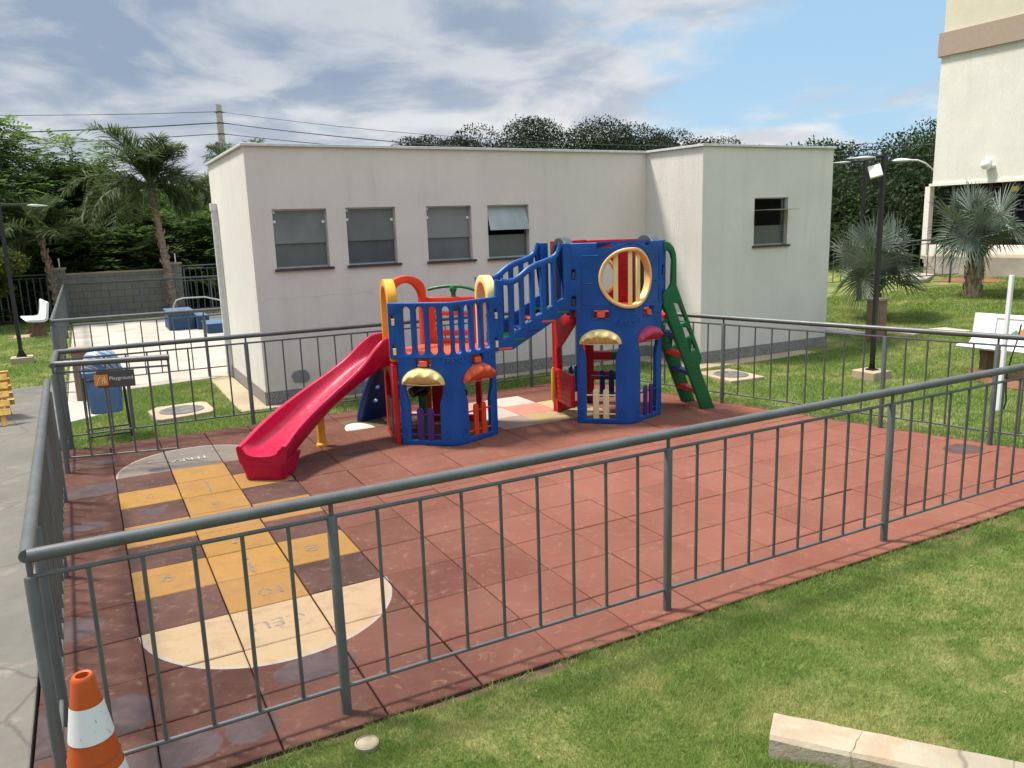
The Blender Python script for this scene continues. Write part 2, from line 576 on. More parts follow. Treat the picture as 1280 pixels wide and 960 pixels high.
# ------------------------------------------------------------------ rubber tile mat
RED, BRN = (0.188, 0.066, 0.044), (0.046, 0.023, 0.020)
YEL, CRM, GRY = (0.260, 0.137, 0.034), (0.335, 0.240, 0.140), (0.140, 0.132, 0.116)
def tile_colour(i, k):
    """tile i from x = 0.5 i, row k from y = -0.5 k down to -0.5 (k+1)"""
    hop = {1: 'BYB', 2: 'YYY', 3: 'BYB', 4: 'YYY', 5: 'BYB', 6: 'YYY', 7: 'BYB'}
    if 0 <= i <= 2 and k in hop:
        return {'B': BRN, 'Y': YEL}[hop[k][i]]
    special = {(9, -1): (0.45, 0.41, 0.36), (9, 0): (0.50, 0.20, 0.155), (10, 0): (0.46, 0.36, 0.17), (9, 1): (0.38, 0.29, 0.15),
               (8, 1): (0.27, 0.20, 0.17), (8, 0): (0.45, 0.38, 0.34), (8, -1): (0.50, 0.22, 0.17), (10, 1): (0.42, 0.30, 0.17),
               (5, -1): (0.085, 0.09, 0.035), (6, -1): (0.42, 0.25, 0.20)}
    if (i, k) in special: return special[(i, k)]
    w = float(sstep(0.2, 3.8, 0.5 * i + 0.25))  # the dimmer light on the left is put into the tile colour
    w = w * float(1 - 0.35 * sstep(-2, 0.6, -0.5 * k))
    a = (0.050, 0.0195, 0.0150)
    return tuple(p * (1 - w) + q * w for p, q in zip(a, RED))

def build_mat():
    bm = bmesh.new()
    cl = bm.loops.layers.float_color.new('tcol')
    rng = np.random.default_rng(3)
    for i in range(-1, 17):
        for k in range(-2, 11):
            x0, y1 = 0.5 * i, -0.5 * k
            x1, y0 = x0 + 0.5, y1 - 0.5
            if x0 > mat_right(y0) + 0.05: continue
            g = 0.0025 if k < 9 else 0.0042
            gx = 0.0045 if i in (0, 1, 2, 3) else 0.0028
            hz = rng.normal(0, 0.0013)
            tx, ty = rng.normal(0, 0.0014, 2)
            jx, jy = rng.normal(0, 0.0012, 2)
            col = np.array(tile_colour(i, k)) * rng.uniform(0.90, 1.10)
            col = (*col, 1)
            V = {}
            for lvl, (ins, z) in enumerate(((0.0, -0.045), (0.0, -0.005), (0.006, 0.0))):
                for a, b in ((0, 0), (1, 0), (1, 1), (0, 1)):
                    px = (x0 + gx + ins) if a == 0 else (x1 - gx - ins)
                    py = (y0 + g + ins) if b == 0 else (y1 - g - ins)
                    V[lvl, a, b] = bm.verts.new((px + jx, py + jy, z + hz + (a - .5) * tx + (b - .5) * ty))
            ring = ((0, 0), (1, 0), (1, 1), (0, 1))
            fs = [bm.faces.new([V[2, a, b] for a, b in ring])]
            for lvl in (0, 1):
                for q in range(4):
                    a, b = ring[q], ring[(q + 1) % 4]
                    fs.append(bm.faces.new([V[lvl, *a], V[lvl, *b], V[lvl + 1, *b], V[lvl + 1, *a]]))
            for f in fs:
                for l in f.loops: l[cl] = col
    # trim to the slanted right-hand edge, one straight run after another
    for p, q in zip(MAT_R[:-1], MAT_R[1:]):
        d = Vector((q[0] - p[0], q[1] - p[1], 0)); nrm = Vector((-d.y, d.x, 0)).normalized()
        geo = [f for f in bm.faces if q[1] - 0.02 <= f.calc_center_median().y <= p[1] + 0.6]
        geo = list({v for f in geo for v in f.verts}) + list({e for f in geo for e in f.edges}) + geo
        bmesh.ops.bisect_plane(bm, geom=geo, plane_co=(p[0], p[1], 0), plane_no=nrm)
    kill = [f for f in bm.faces if f.calc_center_median().x > float(mat_right(f.calc_center_median().y)) + 0.004]
    bmesh.ops.delete(bm, geom=kill, context='FACES')
    me = bpy.data.meshes.new('playground_mat')
    bm.to_mesh(me); bm.free()
    n = NT('rubber_tiles')
    p = n.pos()
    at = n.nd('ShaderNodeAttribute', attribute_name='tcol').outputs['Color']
    sep = n.nd('ShaderNodeSeparateXYZ'); n.put(sep.inputs[0], p)
    x, y, z = sep.outputs
    def half_disc(cx, cy, rx, ry, up):
        ex = n.math('DIVIDE', n.math('SUBTRACT', x, cx), rx)
        ey = n.math('DIVIDE', n.math('SUBTRACT', y, cy), ry)
        d = n.math('SQRT', n.math('ADD', n.math('MULTIPLY', ex, ex), n.math('MULTIPLY', ey, ey)))
        side = n.math('GREATER_THAN', y, cy) if up else n.math('LESS_THAN', y, cy)
        return d, side
    col = at
    d1, s1 = half_disc(0.75, -0.5, 0.75, 0.83, True)
    col = n.mix(n.math('MULTIPLY', n.math('LESS_THAN', d1, 1.0), s1), col, (0.33, 0.23, 0.19))
    col = n.mix(n.math('MULTIPLY', n.math('LESS_THAN', d1, 0.972), s1), col, GRY)
    d2, s2 = half_disc(0.75, -4.0, 0.76, 0.745, False)
    col = n.mix(n.math('MULTIPLY', n.math('LESS_THAN', d2, 1.0), s2), col, (0.30, 0.26, 0.22))
    col = n.mix(n.math('MULTIPLY', n.math('LESS_THAN', d2, 0.965), s2), col, CRM)
    d3, s3 = half_disc(2.62, 0.0, 0.17, 0.33, True)
    col = n.mix(n.math('MULTIPLY', n.math('LESS_THAN', d3, 1.0), s3), col, (0.60, 0.55, 0.47))
    # wear of the paint and the rubber crumb
    grain = n.noise(p, 230, 3, 0.7)
    blot = n.noise(p, 5.5, 7, 0.68, 0.5)
    wide = n.noise(p, 1.1, 5, 0.6)
    col = n.mix(n.math('MULTIPLY', n.rng(blot, 0.46, 0.72), 0.55), col, n.mix(0.6, col, (0.12, 0.075, 0.055)))
    col = n.mix(n.math('MULTIPLY', n.rng(n.noise(p, 13, 6, 0.7, 0.7), 0.54, 0.72), 0.40), col, n.mix(0.5, col, (0.42, 0.30, 0.22)))
    col = n.mix(n.rng(wide, 0.3, 0.7, 0.0, 0.35), col, n.mix(0.5, col, (0.34, 0.17, 0.12)))
    col = n.mix(n.rng(grain, 0.3, 0.75, 0.0, 0.45), col, n.mix(0.5, col, (0.05, 0.03, 0.025)))
    # puddle stains left by old rain
    wob = n.noise(p, 7, 4, 0.55, col=True)
    wet = None
    for (cx, cy, rx, ry) in ((-0.33, -3.72, 0.15, 0.15), (-0.13, -4.82, 0.15, 0.19), (0.10, -5.27, 0.17, 0.13), (0.41, -5.24, 0.13, 0.13),
                             (0.80, -4.88, 0.22, 0.14), (-0.45, -4.80, 0.13, 0.22), (-0.10, -5.30, 0.13, 0.10), (-0.27, -1.80, 0.18, 0.09),
                             (0.24, -1.72, 0.10, 0.10), (-0.20, -0.77, 0.26, 0.20), (-0.10, 0.26, 0.13, 0.12), (0.40, -0.40, 0.10, 0.08),
                             (-0.30, 0.30, 0.14, 0.06), (2.3, -1.0, 0.20, 0.10), (7.35, -4.3, 0.22, 0.16), (0.13, -2.35, 0.08, 0.06)):
        q = n.vmath('SUBTRACT', n.vmath('ADD', p, n.vmath('SCALE', wob, wob) if False else n.vmath('MULTIPLY', wob, (0.10, 0.10, 0.0))), (cx + 0.05, cy + 0.05, 0))
        q = n.vmath('MULTIPLY', q, (1 / rx, 1 / ry, 0))
        dd = n.vmath('LENGTH', q, (0, 0, 0))
        k = n.rng(dd, 0.94, 1.04, 1.0, 0.0)
        wet = k if wet is None else n.math('MAXIMUM', wet, k)
    col = n.mix(n.math('MULTIPLY', wet, 0.78), col, n.mix(n.rng(blot, 0.35, 0.65), (0.028, 0.018, 0.020), (0.060, 0.042, 0.043)))
    side = n.rng(z, -0.012, -0.006, 1.0, 0.0)
    col = n.mix(side, col, (0.055, 0.030, 0.022))
    n.base(col)
    r = n.rng(blot, 0.3, 0.7, 0.62, 0.82)
    n.put(n.b.inputs['Roughness'], n.math('SUBTRACT', n.math('ADD', r, 0.12), n.math('MULTIPLY', wet, 0.22)))
    n.put(n.b.inputs['Specular IOR Level'], n.math('ADD', 0.10, n.math('MULTIPLY', wet, 0.18)))
    n.bump(n.math('ADD', n.math('MULTIPLY', grain, 0.7), blot), 0.6, 0.005)
    me.materials.append(n.m)
    o = bpy.data.objects.new('playground_mat', me)
    C.objects.link(o)
    tag(o, kind='structure')
    base = MB()
    base.prism([(-0.50, -5.495), (8.07, -5.495), (7.75, -4.35), (7.45, -3.32), (6.94, -1.42), (6.32, 0.80), (6.29, 1.01), (-0.50, 1.01)], -0.16, -0.034)
    tag(base.build('mat_bed', flat('mat_bed_soil', (0.045, 0.028, 0.02), 0.95, 0, 0.4), smooth=False), kind='structure')
build_mat()

def marking_text():
    mb = MB()
    dark = []
    def put(body, x, y, size, rz=180, stretch=1.0):
        me = text_mesh(body, size, 0.0006)
        T = Matrix.Translation((x, y, 0.0052)) @ Matrix.Rotation(rad(rz), 4, 'Z') @ Matrix.Diagonal((1.15, stretch, 1, 1))
        mb.mesh(me, lambda q: T @ q)
    put('10', 0.80, -3.80, 0.17)
    put('9', 0.22, -3.22, 0.19); put('8', 1.20, -3.24, 0.19)
    put('7', 0.74, -2.78, 0.17)
    put('5', 0.26, -2.25, 0.17); put('6', 1.25, -2.25, 0.17)
    put('4', 0.74, -1.76, 0.17)
    put('2', 0.24, -1.25, 0.16); put('3', 1.22, -1.25, 0.16)
    put('1', 0.76, -0.76, 0.16)
    put('C\u00c9U', 0.74, -4.26, 0.15)
    mb.box((0.75, -1.25, 0.0052), (0.022, 0.40, 0.0012)); mb.box((0.75, -3.25, 0.0052), (0.022, 0.42, 0.0012))
    n = NT('worn_grey_paint')
    n.base((0.19, 0.185, 0.165)); n.rough(0.8)
    tr = n.nd('ShaderNodeBsdfTransparent'); mx = n.nd('ShaderNodeMixShader')
    n.put(mx.inputs[0], n.rng(n.noise(n.pos(), 26, 5, 0.7), 0.38, 0.66, 0.0, 0.42))
    n.L.new(tr.outputs[0], mx.inputs[1]); n.L.new(n.b.outputs[0], mx.inputs[2]); n.L.new(mx.outputs[0], n.out.inputs[0])
    tag(mb.build('floor_markings', n.m, smooth=False), kind='structure')
    mb = MB()
    me = text_mesh('TERRA', 0.12, 0.0006)
    T = Matrix.Translation((0.70, -0.18, 0.0052)) @ Matrix.Rotation(rad(180), 4, 'Z') @ Matrix.Diagonal((1.1, 1.1, 1, 1))
    mb.mesh(me, lambda q: T @ q)
    tag(mb.build('terra_marking', flat('worn_white_paint', (0.36, 0.33, 0.29), 0.8), smooth=False), kind='structure')
marking_text()

# ------------------------------------------------------------------ pavement, court, slabs
def slab(name, poly, top, mat_, depth=0.14, bev=0.01, kind='structure'):
    mb = MB(); mb.prism(poly, top - depth, top)
    o = mb.build(name, mat_, smooth=False, bevel=bev)
    return tag(o, kind=kind)
slab('pavement', [(-9, -14), (-0.515, -14), (-0.515, 2.45), (-0.455, 2.45), (-0.455, 5.90), (-9, 5.90)], -0.012, M['pave'])
slab('court_path', [(-0.45, 2.60), (-0.06, 2.88), (0.13, 4.60), (1.92, 4.86), (1.92, 5.24), (9.2, 5.24), (9.2, 16.4), (-0.45, 16.4)], -0.008, M['court'])
slab('wall_apron', [(1.58, 1.86), (8.05, 1.80), (8.30, 0.58), (11.95, 0.52), (11.95, 0.885), (8.61, 0.905), (8.44, 2.10), (1.945, 2.02), (1.93, 4.84), (1.58, 4.70)], -0.006, M['stone'])

def slab_thing(name, label, cat, poly, top, mat_, lid=None):
    mb = MB(); mb.prism(poly, top - 0.09, top)
    t = thing(name, label, cat, (sum(p[0] for p in poly) / len(poly), sum(p[1] for p in poly) / len(poly), top - 0.09))
    mb.build('slab', mat_, t, smooth=False, bevel=0.012)
    if lid:
        (cx, cy, rx, ry) = lid
        l = MB(); l.lathe([(1.0, top + 0.002), (0.97, top + 0.010), (0.80, top + 0.010), (0.78, top + 0.006), (0.0, top + 0.006)], (cx, cy, 0), 36, sx=rx, sy=ry)
        l.build('lid', M['grate'], t)
    return t
slab_thing('inspection_cover', 'tan concrete inspection cover with oval grey lid in the grass by the blue bin', 'inspection cover',
           [(0.50, 2.52), (0.56, 1.92), (0.64, 1.86), (1.22, 1.98), (1.29, 2.08), (1.26, 2.66), (1.20, 2.74), (0.62, 2.72)], 0.028, M['stone'], (0.90, 2.30, 0.28, 0.27))
slab_thing('inspection_cover', 'square sand coloured concrete slab in the lawn beside the green ladder fence', 'inspection cover',
           [(7.95, 0.28), (8.57, 0.22), (8.52, -0.58), (7.90, -0.54)], 0.022, M['stone'], (8.24, -0.17, 0.24, 0.27))
STEP_NOTE = ('nearest the building corner', 'second from the building corner', 'just right of the brown box', 'farthest right by the white bench')
for (x, y), note in zip(((12.50, 1.62), (12.42, 1.18), (13.00, 0.32), (13.50, -0.10)), STEP_NOTE):
    zt = gz(x, y) + 0.035
    mb = MB(); mb.prism([(x - .20, y + .33), (x + .24, y + .25), (x + .20, y - .30), (x - .24, y - .26)], zt - 0.08, zt)
    tag(mb.build('stepping_stone', M['court'], smooth=False, bevel=0.01), 'pale concrete stepping stone in the right lawn, ' + note, 'stepping stone', 'stepping stones across the right lawn')

mb = MB(); mb.lathe([(0.055, -0.06), (0.055, 0.006), (0.048, 0.010), (0.046, 0.005), (0.0, 0.005)], (0.84, -5.64, gz(0.84, -5.64) + 0.016), 28)
tag(mb.build('drain_cap', flat('drain_cap_plastic', (0.25, 0.20, 0.13), 0.8, 0, 0.25)), 'small round tan drain cap lying in the near lawn', 'drain cap')

def soil_patch(cx, cy, rx, ry, seed):
    r = np.random.default_rng(seed)
    k = 22
    pts = []
    for i in range(k):
        a = 2 * math.pi * i / k
        s = 1 + r.normal(0, 0.16)
        pts.append((cx + rx * s * math.cos(a), cy + ry * s * math.sin(a)))
    vs = [(x, y, gz(x, y) + 0.012) for x, y in pts] + [(cx, cy, gz(cx, cy) + 0.022)]
    fs = [(i, (i + 1) % k, k) for i in range(k)]
    return MB().add(vs, fs)
soil_m = concrete('red_soil', (0.19, 0.085, 0.045), False, 0.9, (0.20, 0.10, 0.05))
for q in ((11.0, -2.95, 0.55, 0.85, 2), (20.0, 3.6, 0.45, 0.9, 3)):
    tag(soil_patch(*q).build('soil_patch', soil_m), kind='structure')
tag(soil_patch(-1.1, 14.1, 0.75, 0.55, 5).build('sand_patch', M['stone']), kind='structure')
slab('rear_path', [(12.6, 5.1), (15.9, 5.6), (19.4, 3.2), (19.2, 2.9), (15.6, 5.0), (12.6, 4.5)], 0.30, M['court'], 0.35)

# ------------------------------------------------------------------ concrete kerb, bottom right
def kerb():
    ax = Vector((0.60, -0.80, 0)); ax = Vector((3.08 - 2.45, -7.27 - 6.54 + 13.08, 0))
    ax = Vector((0.61, -0.79, 0)).normalized()
    nrm = Vector((ax.y, -ax.x, 0))         # towards the camera side
    o0 = Vector((2.45, -6.54, 0))
    vs, fs = [], []
    r = np.random.default_rng(4)
    n = 40
    for i in range(n + 1):
        t = i / n * 3.6
        c = o0 + ax * t
        g = gz(c.x, c.y)
        wdt = 0.19
        top = 0.115 + 0.012 * t
        prof = [(0.0, g - 0.06), (0.0, top - 0.012), (0.014, top), (wdt - 0.016, top - 0.002), (wdt, top - 0.018), (wdt + 0.012, top - 0.115), (wdt + 0.02, g - 0.08)]
        for a, z in prof:
            q = c + nrm * (a + r.normal(0, 0.0022)) + Vector((0, 0, z + r.normal(0, 0.0016)))
            vs.append(tuple(q))
    k = 7
    for i in range(n):
        for j in range(k - 1):
            fs.append((i * k + j, (i + 1) * k + j, (i + 1) * k + j + 1, i * k + j + 1))
    fs.append(tuple(range(k)))
    mb = MB()
    mb.add(vs, fs)
    for i_, f_ in enumerate(mb.f[:-1]):
        if i_ % (k - 1) == 5: mb.mi[i_] = 1
    kt = thing('concrete_kerb', 'cracked pale concrete kerb with reddish stains in the near lawn', 'kerb', (o0.x, o0.y, gz(o0.x, o0.y)))
    mb.build('body', [M['kerb'], concrete('kerb_clay_stained', (0.22, 0.12, 0.075), True, 0.8, (0.20, 0.085, 0.045))], kt, ang=30)
    P_ = lambda t, a, z: o0 + ax * t + nrm * a + Vector((0, 0, z))
    ck = flat('crack_dark', (0.05, 0.04, 0.03), 0.95)
    for t0 in (0.36, 0.92, 1.6):
        pts = []
        wob_ = 0
        for a in np.linspace(0.0, 0.188, 9):
            wob_ += r.normal(0, 0.003)
            pts.append(P_(t0 + wob_ - a * 0.25, a, 0.1155 + 0.012 * t0))
        wob_ += 0.0
        for q in np.linspace(0, 1, 5):
            pts.append(P_(t0 + wob_ - 0.04 + r.normal(0, 0.004), 0.192 + 0.011 * q, 0.115 + 0.012 * t0 - 0.018 - 0.09 * q))
        c_ = MB(); c_.tube(pts, [0.0006 + 0.0007 * r.random() for _ in pts], 5)
        c_.build('crack', ck, kt)
kerb()

# ------------------------------------------------------------------ long white service building
BH = 3.395
A0, A1 = Vector((1.955, 2.05, 0)), Vector((8.455, 2.13, 0))
B0, B1 = Vector((8.62, 0.93, 0)), Vector((11.50, 0.905, 0))
def wall_fn(p0, p1):
    d = (p1 - p0).normalized()
    nn = Vector((d.y, -d.x, 0))
    return (lambda q: p0 + d * q.x + nn * q.z + Vector((0, 0, q.y))), (p1 - p0).length, d, nn
def service_building():
    t = thing('service_building', 'long low cream stucco building with four grey windows behind the play set', 'building', (6.5, 3.3, 0))
    mb = MB()
    wins_main = [(2.25, 2.975, 1.815, 2.595), (3.245, 3.965, 1.815, 2.60), (4.445, 5.165, 1.81, 2.60), (5.44, 6.155, 1.805, 2.60)]
    win_blk = (9.715, 10.465, 1.835, 2.605)
    T = 0.16
    f, L, d, nn = wall_fn(A0, A1)
    holes = [[(a - A0.x, z0), (b - A0.x, z0), (b - A0.x, z1), (a - A0.x, z1)] for a, b, z0, z1 in wins_main]
    mb.mesh(plate([(0, -0.1), (L, -0.1), (L, BH), (0, BH)], holes, T, 0.004), f)
    f2, L2, d2, n2 = wall_fn(B0, B1)
    a, b, z0, z1 = win_blk
    main = mb
    main.build('wall', M['wall'], t, smooth=False)
    mb = MB()
    mb.mesh(plate([(0, -0.1), (L2, -0.1), (L2, BH), (0, BH)], [[(a - B0.x, z0), (b - B0.x, z0), (b - B0.x, z1), (a - B0.x, z1)]], T, 0.004), f2)
    f3, L3, d3, n3 = wall_fn(A1 + Vector((0, 0.0, 0)), B0)
    mb.mesh(plate([(-0.01, -0.1), (L3 - 0.006, -0.1), (L3 - 0.006, BH - 0.003), (-0.01, BH - 0.003)], (), T, 0.003), f3)
    f4, L4, d4, n4 = wall_fn(Vector((1.957, 5.2, 0)), A0)
    mb.mesh(plate([(0, -0.1), (L4 - 0.004, -0.1), (L4 - 0.004, BH - 0.003), (0, BH - 0.003)], (), T, 0.003), f4)
    mb.box(((1.96 + 11.5) / 2, 5.13, BH / 2 - 0.05), (9.5, 0.14, BH + 0.08))
    f5, L5, d5, n5 = wall_fn(B1, Vector((11.5, 5.2, 0)))
    mb.mesh(plate([(0.004, -0.1), (L5, -0.1), (L5, BH - 0.003), (0.004, BH - 0.003)], (), T, 0.003), f5)
    mb.build('wall', M['wallb'], t, smooth=False)
    # roof slab a little below the parapet and a dark room behind the openings
    r = MB(); r.prism([(2.1, 2.2), (8.5, 2.28), (8.75, 1.1), (11.35, 1.06), (11.35, 5.05), (2.1, 5.05)], BH - 0.26, BH - 0.14)
    r.build('roof', M['block'], t, smooth=False)
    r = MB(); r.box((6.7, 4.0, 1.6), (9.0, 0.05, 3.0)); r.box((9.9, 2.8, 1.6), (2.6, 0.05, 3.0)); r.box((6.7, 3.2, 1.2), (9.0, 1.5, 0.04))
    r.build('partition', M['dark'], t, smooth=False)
    # metal coping
    c = MB()
    for (p, q, n_) in ((A0, A1, nn), (A1, B0, n3), (B0, B1, n2), (Vector((1.957, 5.2, 0)), A0, n4), (B1, Vector((11.5, 5.2, 0)), n5)):
        m = (p + q) / 2 - n_ * 0.07
        dd = (q - p)
        M4 = Matrix.Translation((m.x, m.y, BH + 0.018 + 0.0015 * len(c.f) / 6)) @ Matrix.Rotation(math.atan2(dd.y, dd.x), 4, 'Z')
        c.box(None, (dd.length + 0.06, 0.215, 0.036), M4=M4)
    c.build('coping', M['coping'], t, smooth=False, bevel=0.004)
    s = MB()
    for (p, q, n_, e) in ((A0, A1, nn, 0.0), (A1, B0, n3, 0.0), (B0, B1, n2, 0.0), (Vector((1.957, 5.2, 0)), A0, n4, 0.0), (B1, Vector((11.5, 5.2, 0)), n5, 0.0)):
        m = (p + q) / 2 + n_ * 0.002
        dd = (q - p)
        M4 = Matrix.Translation((m.x, m.y, 0.06 + 0.0012 * len(s.f) / 6)) @ Matrix.Rotation(math.atan2(dd.y, dd.x), 4, 'Z')
        s.box(None, (dd.length - 0.005, 0.022, 0.225), M4=M4)
    s.build('skirting', M['granite'], t, smooth=False)
    dp = MB(); dp.box((1.905, 4.72, 1.33), (0.075, 0.075, 2.68)); dp.box((1.905, 4.72, 2.72), (0.10, 0.10, 0.12))
    dp.build('downpipe', M['coping'], t, smooth=False, bevel=0.006)
    bp = MB()
    pts = [(0, 0), (0.07, 0.09), (0.20, 0.12), (0.34, 0.10), (0.40, 0.02), (0.42, -0.10), (0.33, -0.19), (0.18, -0.17), (0.05, -0.14)]
    bp.mesh(plate([(0.36 + 0.6 * x, 0.36 + 0.6 * y) for x, y in pts], (), 0.010, 0.001), lambda q: f(Vector((q.x, q.y, q.z + 0.012))))
    bp.build('bare_render_patch', concrete('bare_render', (0.25, 0.235, 0.22), False, 0.8, (0.16, 0.14, 0.12)), t, smooth=False)
    # a crack running along the facade
    cr = MB()
    r_ = np.random.default_rng(9)
    pts = [f(Vector((0.1 + 0.06 * i, 1.42 + 0.012 * math.sin(i * 0.9) + r_.normal(0, 0.006), 0.001))) for i in range(26)]
    cr.tube(pts, 0.0007, 5)
    cr.build('render_crack', flat('crack', (0.20, 0.17, 0.15), 0.95), t)
    # windows: frame > panes, sill
    def window(fn, x0, x1, z0, z1, mode):
        w, h = x1 - x0, z1 - z0
        D = -0.085
        fr = MB()
        def bx(a, b, c_, e, dz, th):
            vs = [fn(Vector((u, v, q))) for u in (a, b) for v in (c_, e) for q in (D + dz - th / 2, D + dz + th / 2)]
            fr.add(vs, [(0, 1, 3, 2), (4, 6, 7, 5), (0, 4, 5, 1), (2, 3, 7, 6), (0, 2, 6, 4), (1, 5, 7, 3)])
        k = 0.016
        bx(x0 + .001, x0 + k, z0 + .002, z1 - .002, 0, 0.035); bx(x1 - k, x1 - .001, z0 + .002, z1 - .002, 0, 0.035)
        bx(x0 + k, x1 - k, z0 + .002, z0 + k + .006, 0.001, 0.04); bx(x0 + k, x1 - k, z1 - k, z1 - .002, 0.001, 0.04)
        win = fr.build('window', M['alu'], t, smooth=False)
        zm = z0 + h * 0.44
        p = MB()
        def pane(mb_, a, b, c_, e, q0, q1=None):
            q1 = q0 if q1 is None else q1
            vs = [fn(Vector((u, v, (q0 if v == e else q1) + s_))) for u in (a, b) for v in (c_, e) for s_ in (-0.003, 0.003)]
            mb_.add(vs, [(0, 1, 3, 2), (4, 6, 7, 5), (0, 4, 5, 1), (2, 3, 7, 6), (0, 2, 6, 4), (1, 5, 7, 3)])
        lowz = zm if mode != 'side' else z0 + h * 0.42
        pane(p, x0 + k, x1 - k, z0 + k + .006, lowz, D)
        p.build('pane', M['glassd'], win, smooth=False)
        p = MB()
        if mode == 'closed':
            pane(p, x0 + k, x1 - k, zm - 0.012, z1 - k, D + 0.004, D + 0.026)
            p.build('pane', M['glass'], win, smooth=False)
        elif mode == 'ajar':
            pane(p, x0 + k, x1 - k, z1 - 0.37, z1 - k, D + 0.004, D + 0.13)
            p.build('pane', M['glassg'], win, smooth=False)
        else:
            zc = z1 - 0.20
            vs = [fn(Vector((u, zc + (0.006 if q > 0 else 0) + s_, q))) for u in (x0 + 0.006, x1 - 0.006) for q in (-0.16, 0.25) for s_ in (-0.004, 0.004)]
            p.add(vs, [(0, 1, 3, 2), (4, 6, 7, 5), (0, 4, 5, 1), (2, 3, 7, 6), (0, 2, 6, 4), (1, 5, 7, 3)])
            p.build('pane', M['glassg'], win, smooth=False)
        if mode == 'closed':
            hg = MB()
            for u, v in ((x0 + 0.03, z1 - 0.16), (x1 - 0.04, z1 - 0.17), (x0 + 0.03, z1 - 0.035)):
                hg.box(fn(Vector((u, v, D + 0.022))), (0.034, 0.018, 0.036))
            hg.build('bracket', M['white'], win, smooth=False, bevel=0.003)
        sl = MB()
        vs = [fn(Vector((u, v, q))) for u in (x0 - 0.03, x1 + 0.05) for v in (z0 - 0.032, z0 + 0.001) for q in (-0.13, 0.035)]
        sl.add(vs, [(0, 1, 3, 2), (4, 6, 7, 5), (0, 4, 5, 1), (2, 3, 7, 6), (0, 2, 6, 4), (1, 5, 7, 3)])
        sl.build('sill', flat('granite_sill', (0.045, 0.034, 0.03), 0.5, 0, 0.3), win, smooth=False)
    for i, (a, b, z0, z1) in enumerate(wins_main):
        window(f, a - A0.x, b - A0.x, z0, z1, 'ajar' if i == 3 else 'closed')
    a, b, z0, z1 = win_blk
    window(f2, a - B0.x, b - B0.x, z0, z1, 'side')
service_building()

# ------------------------------------------------------------------ fences
FH = 1.115
def fence(name, label, pts, posts, bays, h=FH, group=None, rail_r=0.028, post_r=0.025, cat='fence', gap_bottom=0.135, bar_r=0.0095, neck=True, zf=None, mat_=None):
    """pts: polyline of the run; posts: positions (segment, t); bays: bars between neighbouring posts"""
    mat_ = mat_ or M['fence']
    pts = [Vector((p[0], p[1], 0)) for p in pts]
    zf = zf or (lambda x, y: 0.0)
    def at(s):
        for a, b in zip(pts[:-1], pts[1:]):
            l = (b - a).length
            if s <= l + 1e-6: return a + (b - a) * (s / l)
            s -= l
        return pts[-1]
    def Z(p, z): return Vector((p.x, p.y, z + zf(p.x, p.y)))
    t = thing(name, label, cat, (pts[0].x, pts[0].y, zf(pts[0].x, pts[0].y)), group)
    r = MB(); r.tube([Z(p, h - rail_r) for p in pts], rail_r, 14); r.build('handrail', mat_, t)
    zm, zb = h - 0.115, gap_bottom
    r = MB(); r.tube([Z(p, zm) for p in pts], 0.0105, 8); r.build('thin_rail', mat_, t)
    r = MB(); r.tube([Z(p, zb) for p in pts], 0.0105, 8); r.build('thin_rail', mat_, t)
    def child(src, p, tri):
        o = src.copy(); C.objects.link(o); o.parent = t
        o.location = (p.x, p.y, zf(p.x, p.y)); o.matrix_parent_inverse = Matrix.Translation(t.location).inverted()
        return o
    ptop = zm + 0.004
    pm = MB()
    pm.lathe([(post_r, -0.08), (post_r, ptop - 0.008), (post_r - 0.006, ptop), (0.011, ptop + 0.001), (0.011, h - 0.03)], (0, 0, 0), 16)
    first = pm.build('post', mat_, t)
    bm_ = MB(); bm_.tube([(0, 0, zb), (0, 0, zm)], bar_r, 8)
    firstb = bm_.build('baluster', mat_, t)
    s_posts = list(posts)
    for i, s in enumerate(s_posts):
        p = at(s)
        if i == 0:
            first.location = (p.x, p.y, zf(p.x, p.y))
        else: child(first, p, t)
    k = 0
    for (s0, s1), nb in zip(zip(s_posts[:-1], s_posts[1:]), bays):
        for j in range(nb):
            p = at(s0 + (s1 - s0) * (j + 1) / (nb + 1))
            if k == 0: firstb.location = (p.x, p.y, zf(p.x, p.y))
            else: child(firstb, p, t)
            k += 1
    return t

fence('railing_fence', 'grey tubular railing running along the front of the red mat by the near lawn',
      [(-0.365, -5.37), (8.05, -5.36)], [0.0, 1.195, 3.165, 5.125, 7.08, 8.41], [5, 8, 8, 8, 5])
fence('railing_fence', 'grey tubular railing along the left edge of the mat beside the concrete pavement',
      [(-0.368, -5.37), (-0.425, -0.96)], [0.62, 2.55, 4.38], [8, 8])
fence('railing_fence', 'short grey railing piece between the open gate and the back corner',
      [(-0.41, 0.02), (-0.40, 1.10)], [0.0, 1.07], [4])
fence('railing_fence', 'grey tubular railing along the back of the mat in front of the long building',
      [(-0.40, 1.10), (6.26, 0.92)], [0.02, 1.99, 3.93, 5.87, 6.64], [8, 8, 8, 2])
fence('railing_fence', 'grey tubular railing slanting along the right side of the mat beside the lawn',
      [(6.26, 0.92), (6.89, -1.435), (7.41, -3.325), (7.70, -4.35), (8.05, -5.30)], [0.45, 2.437, 4.397, 5.46, 6.40], [8, 8, 4, 3])

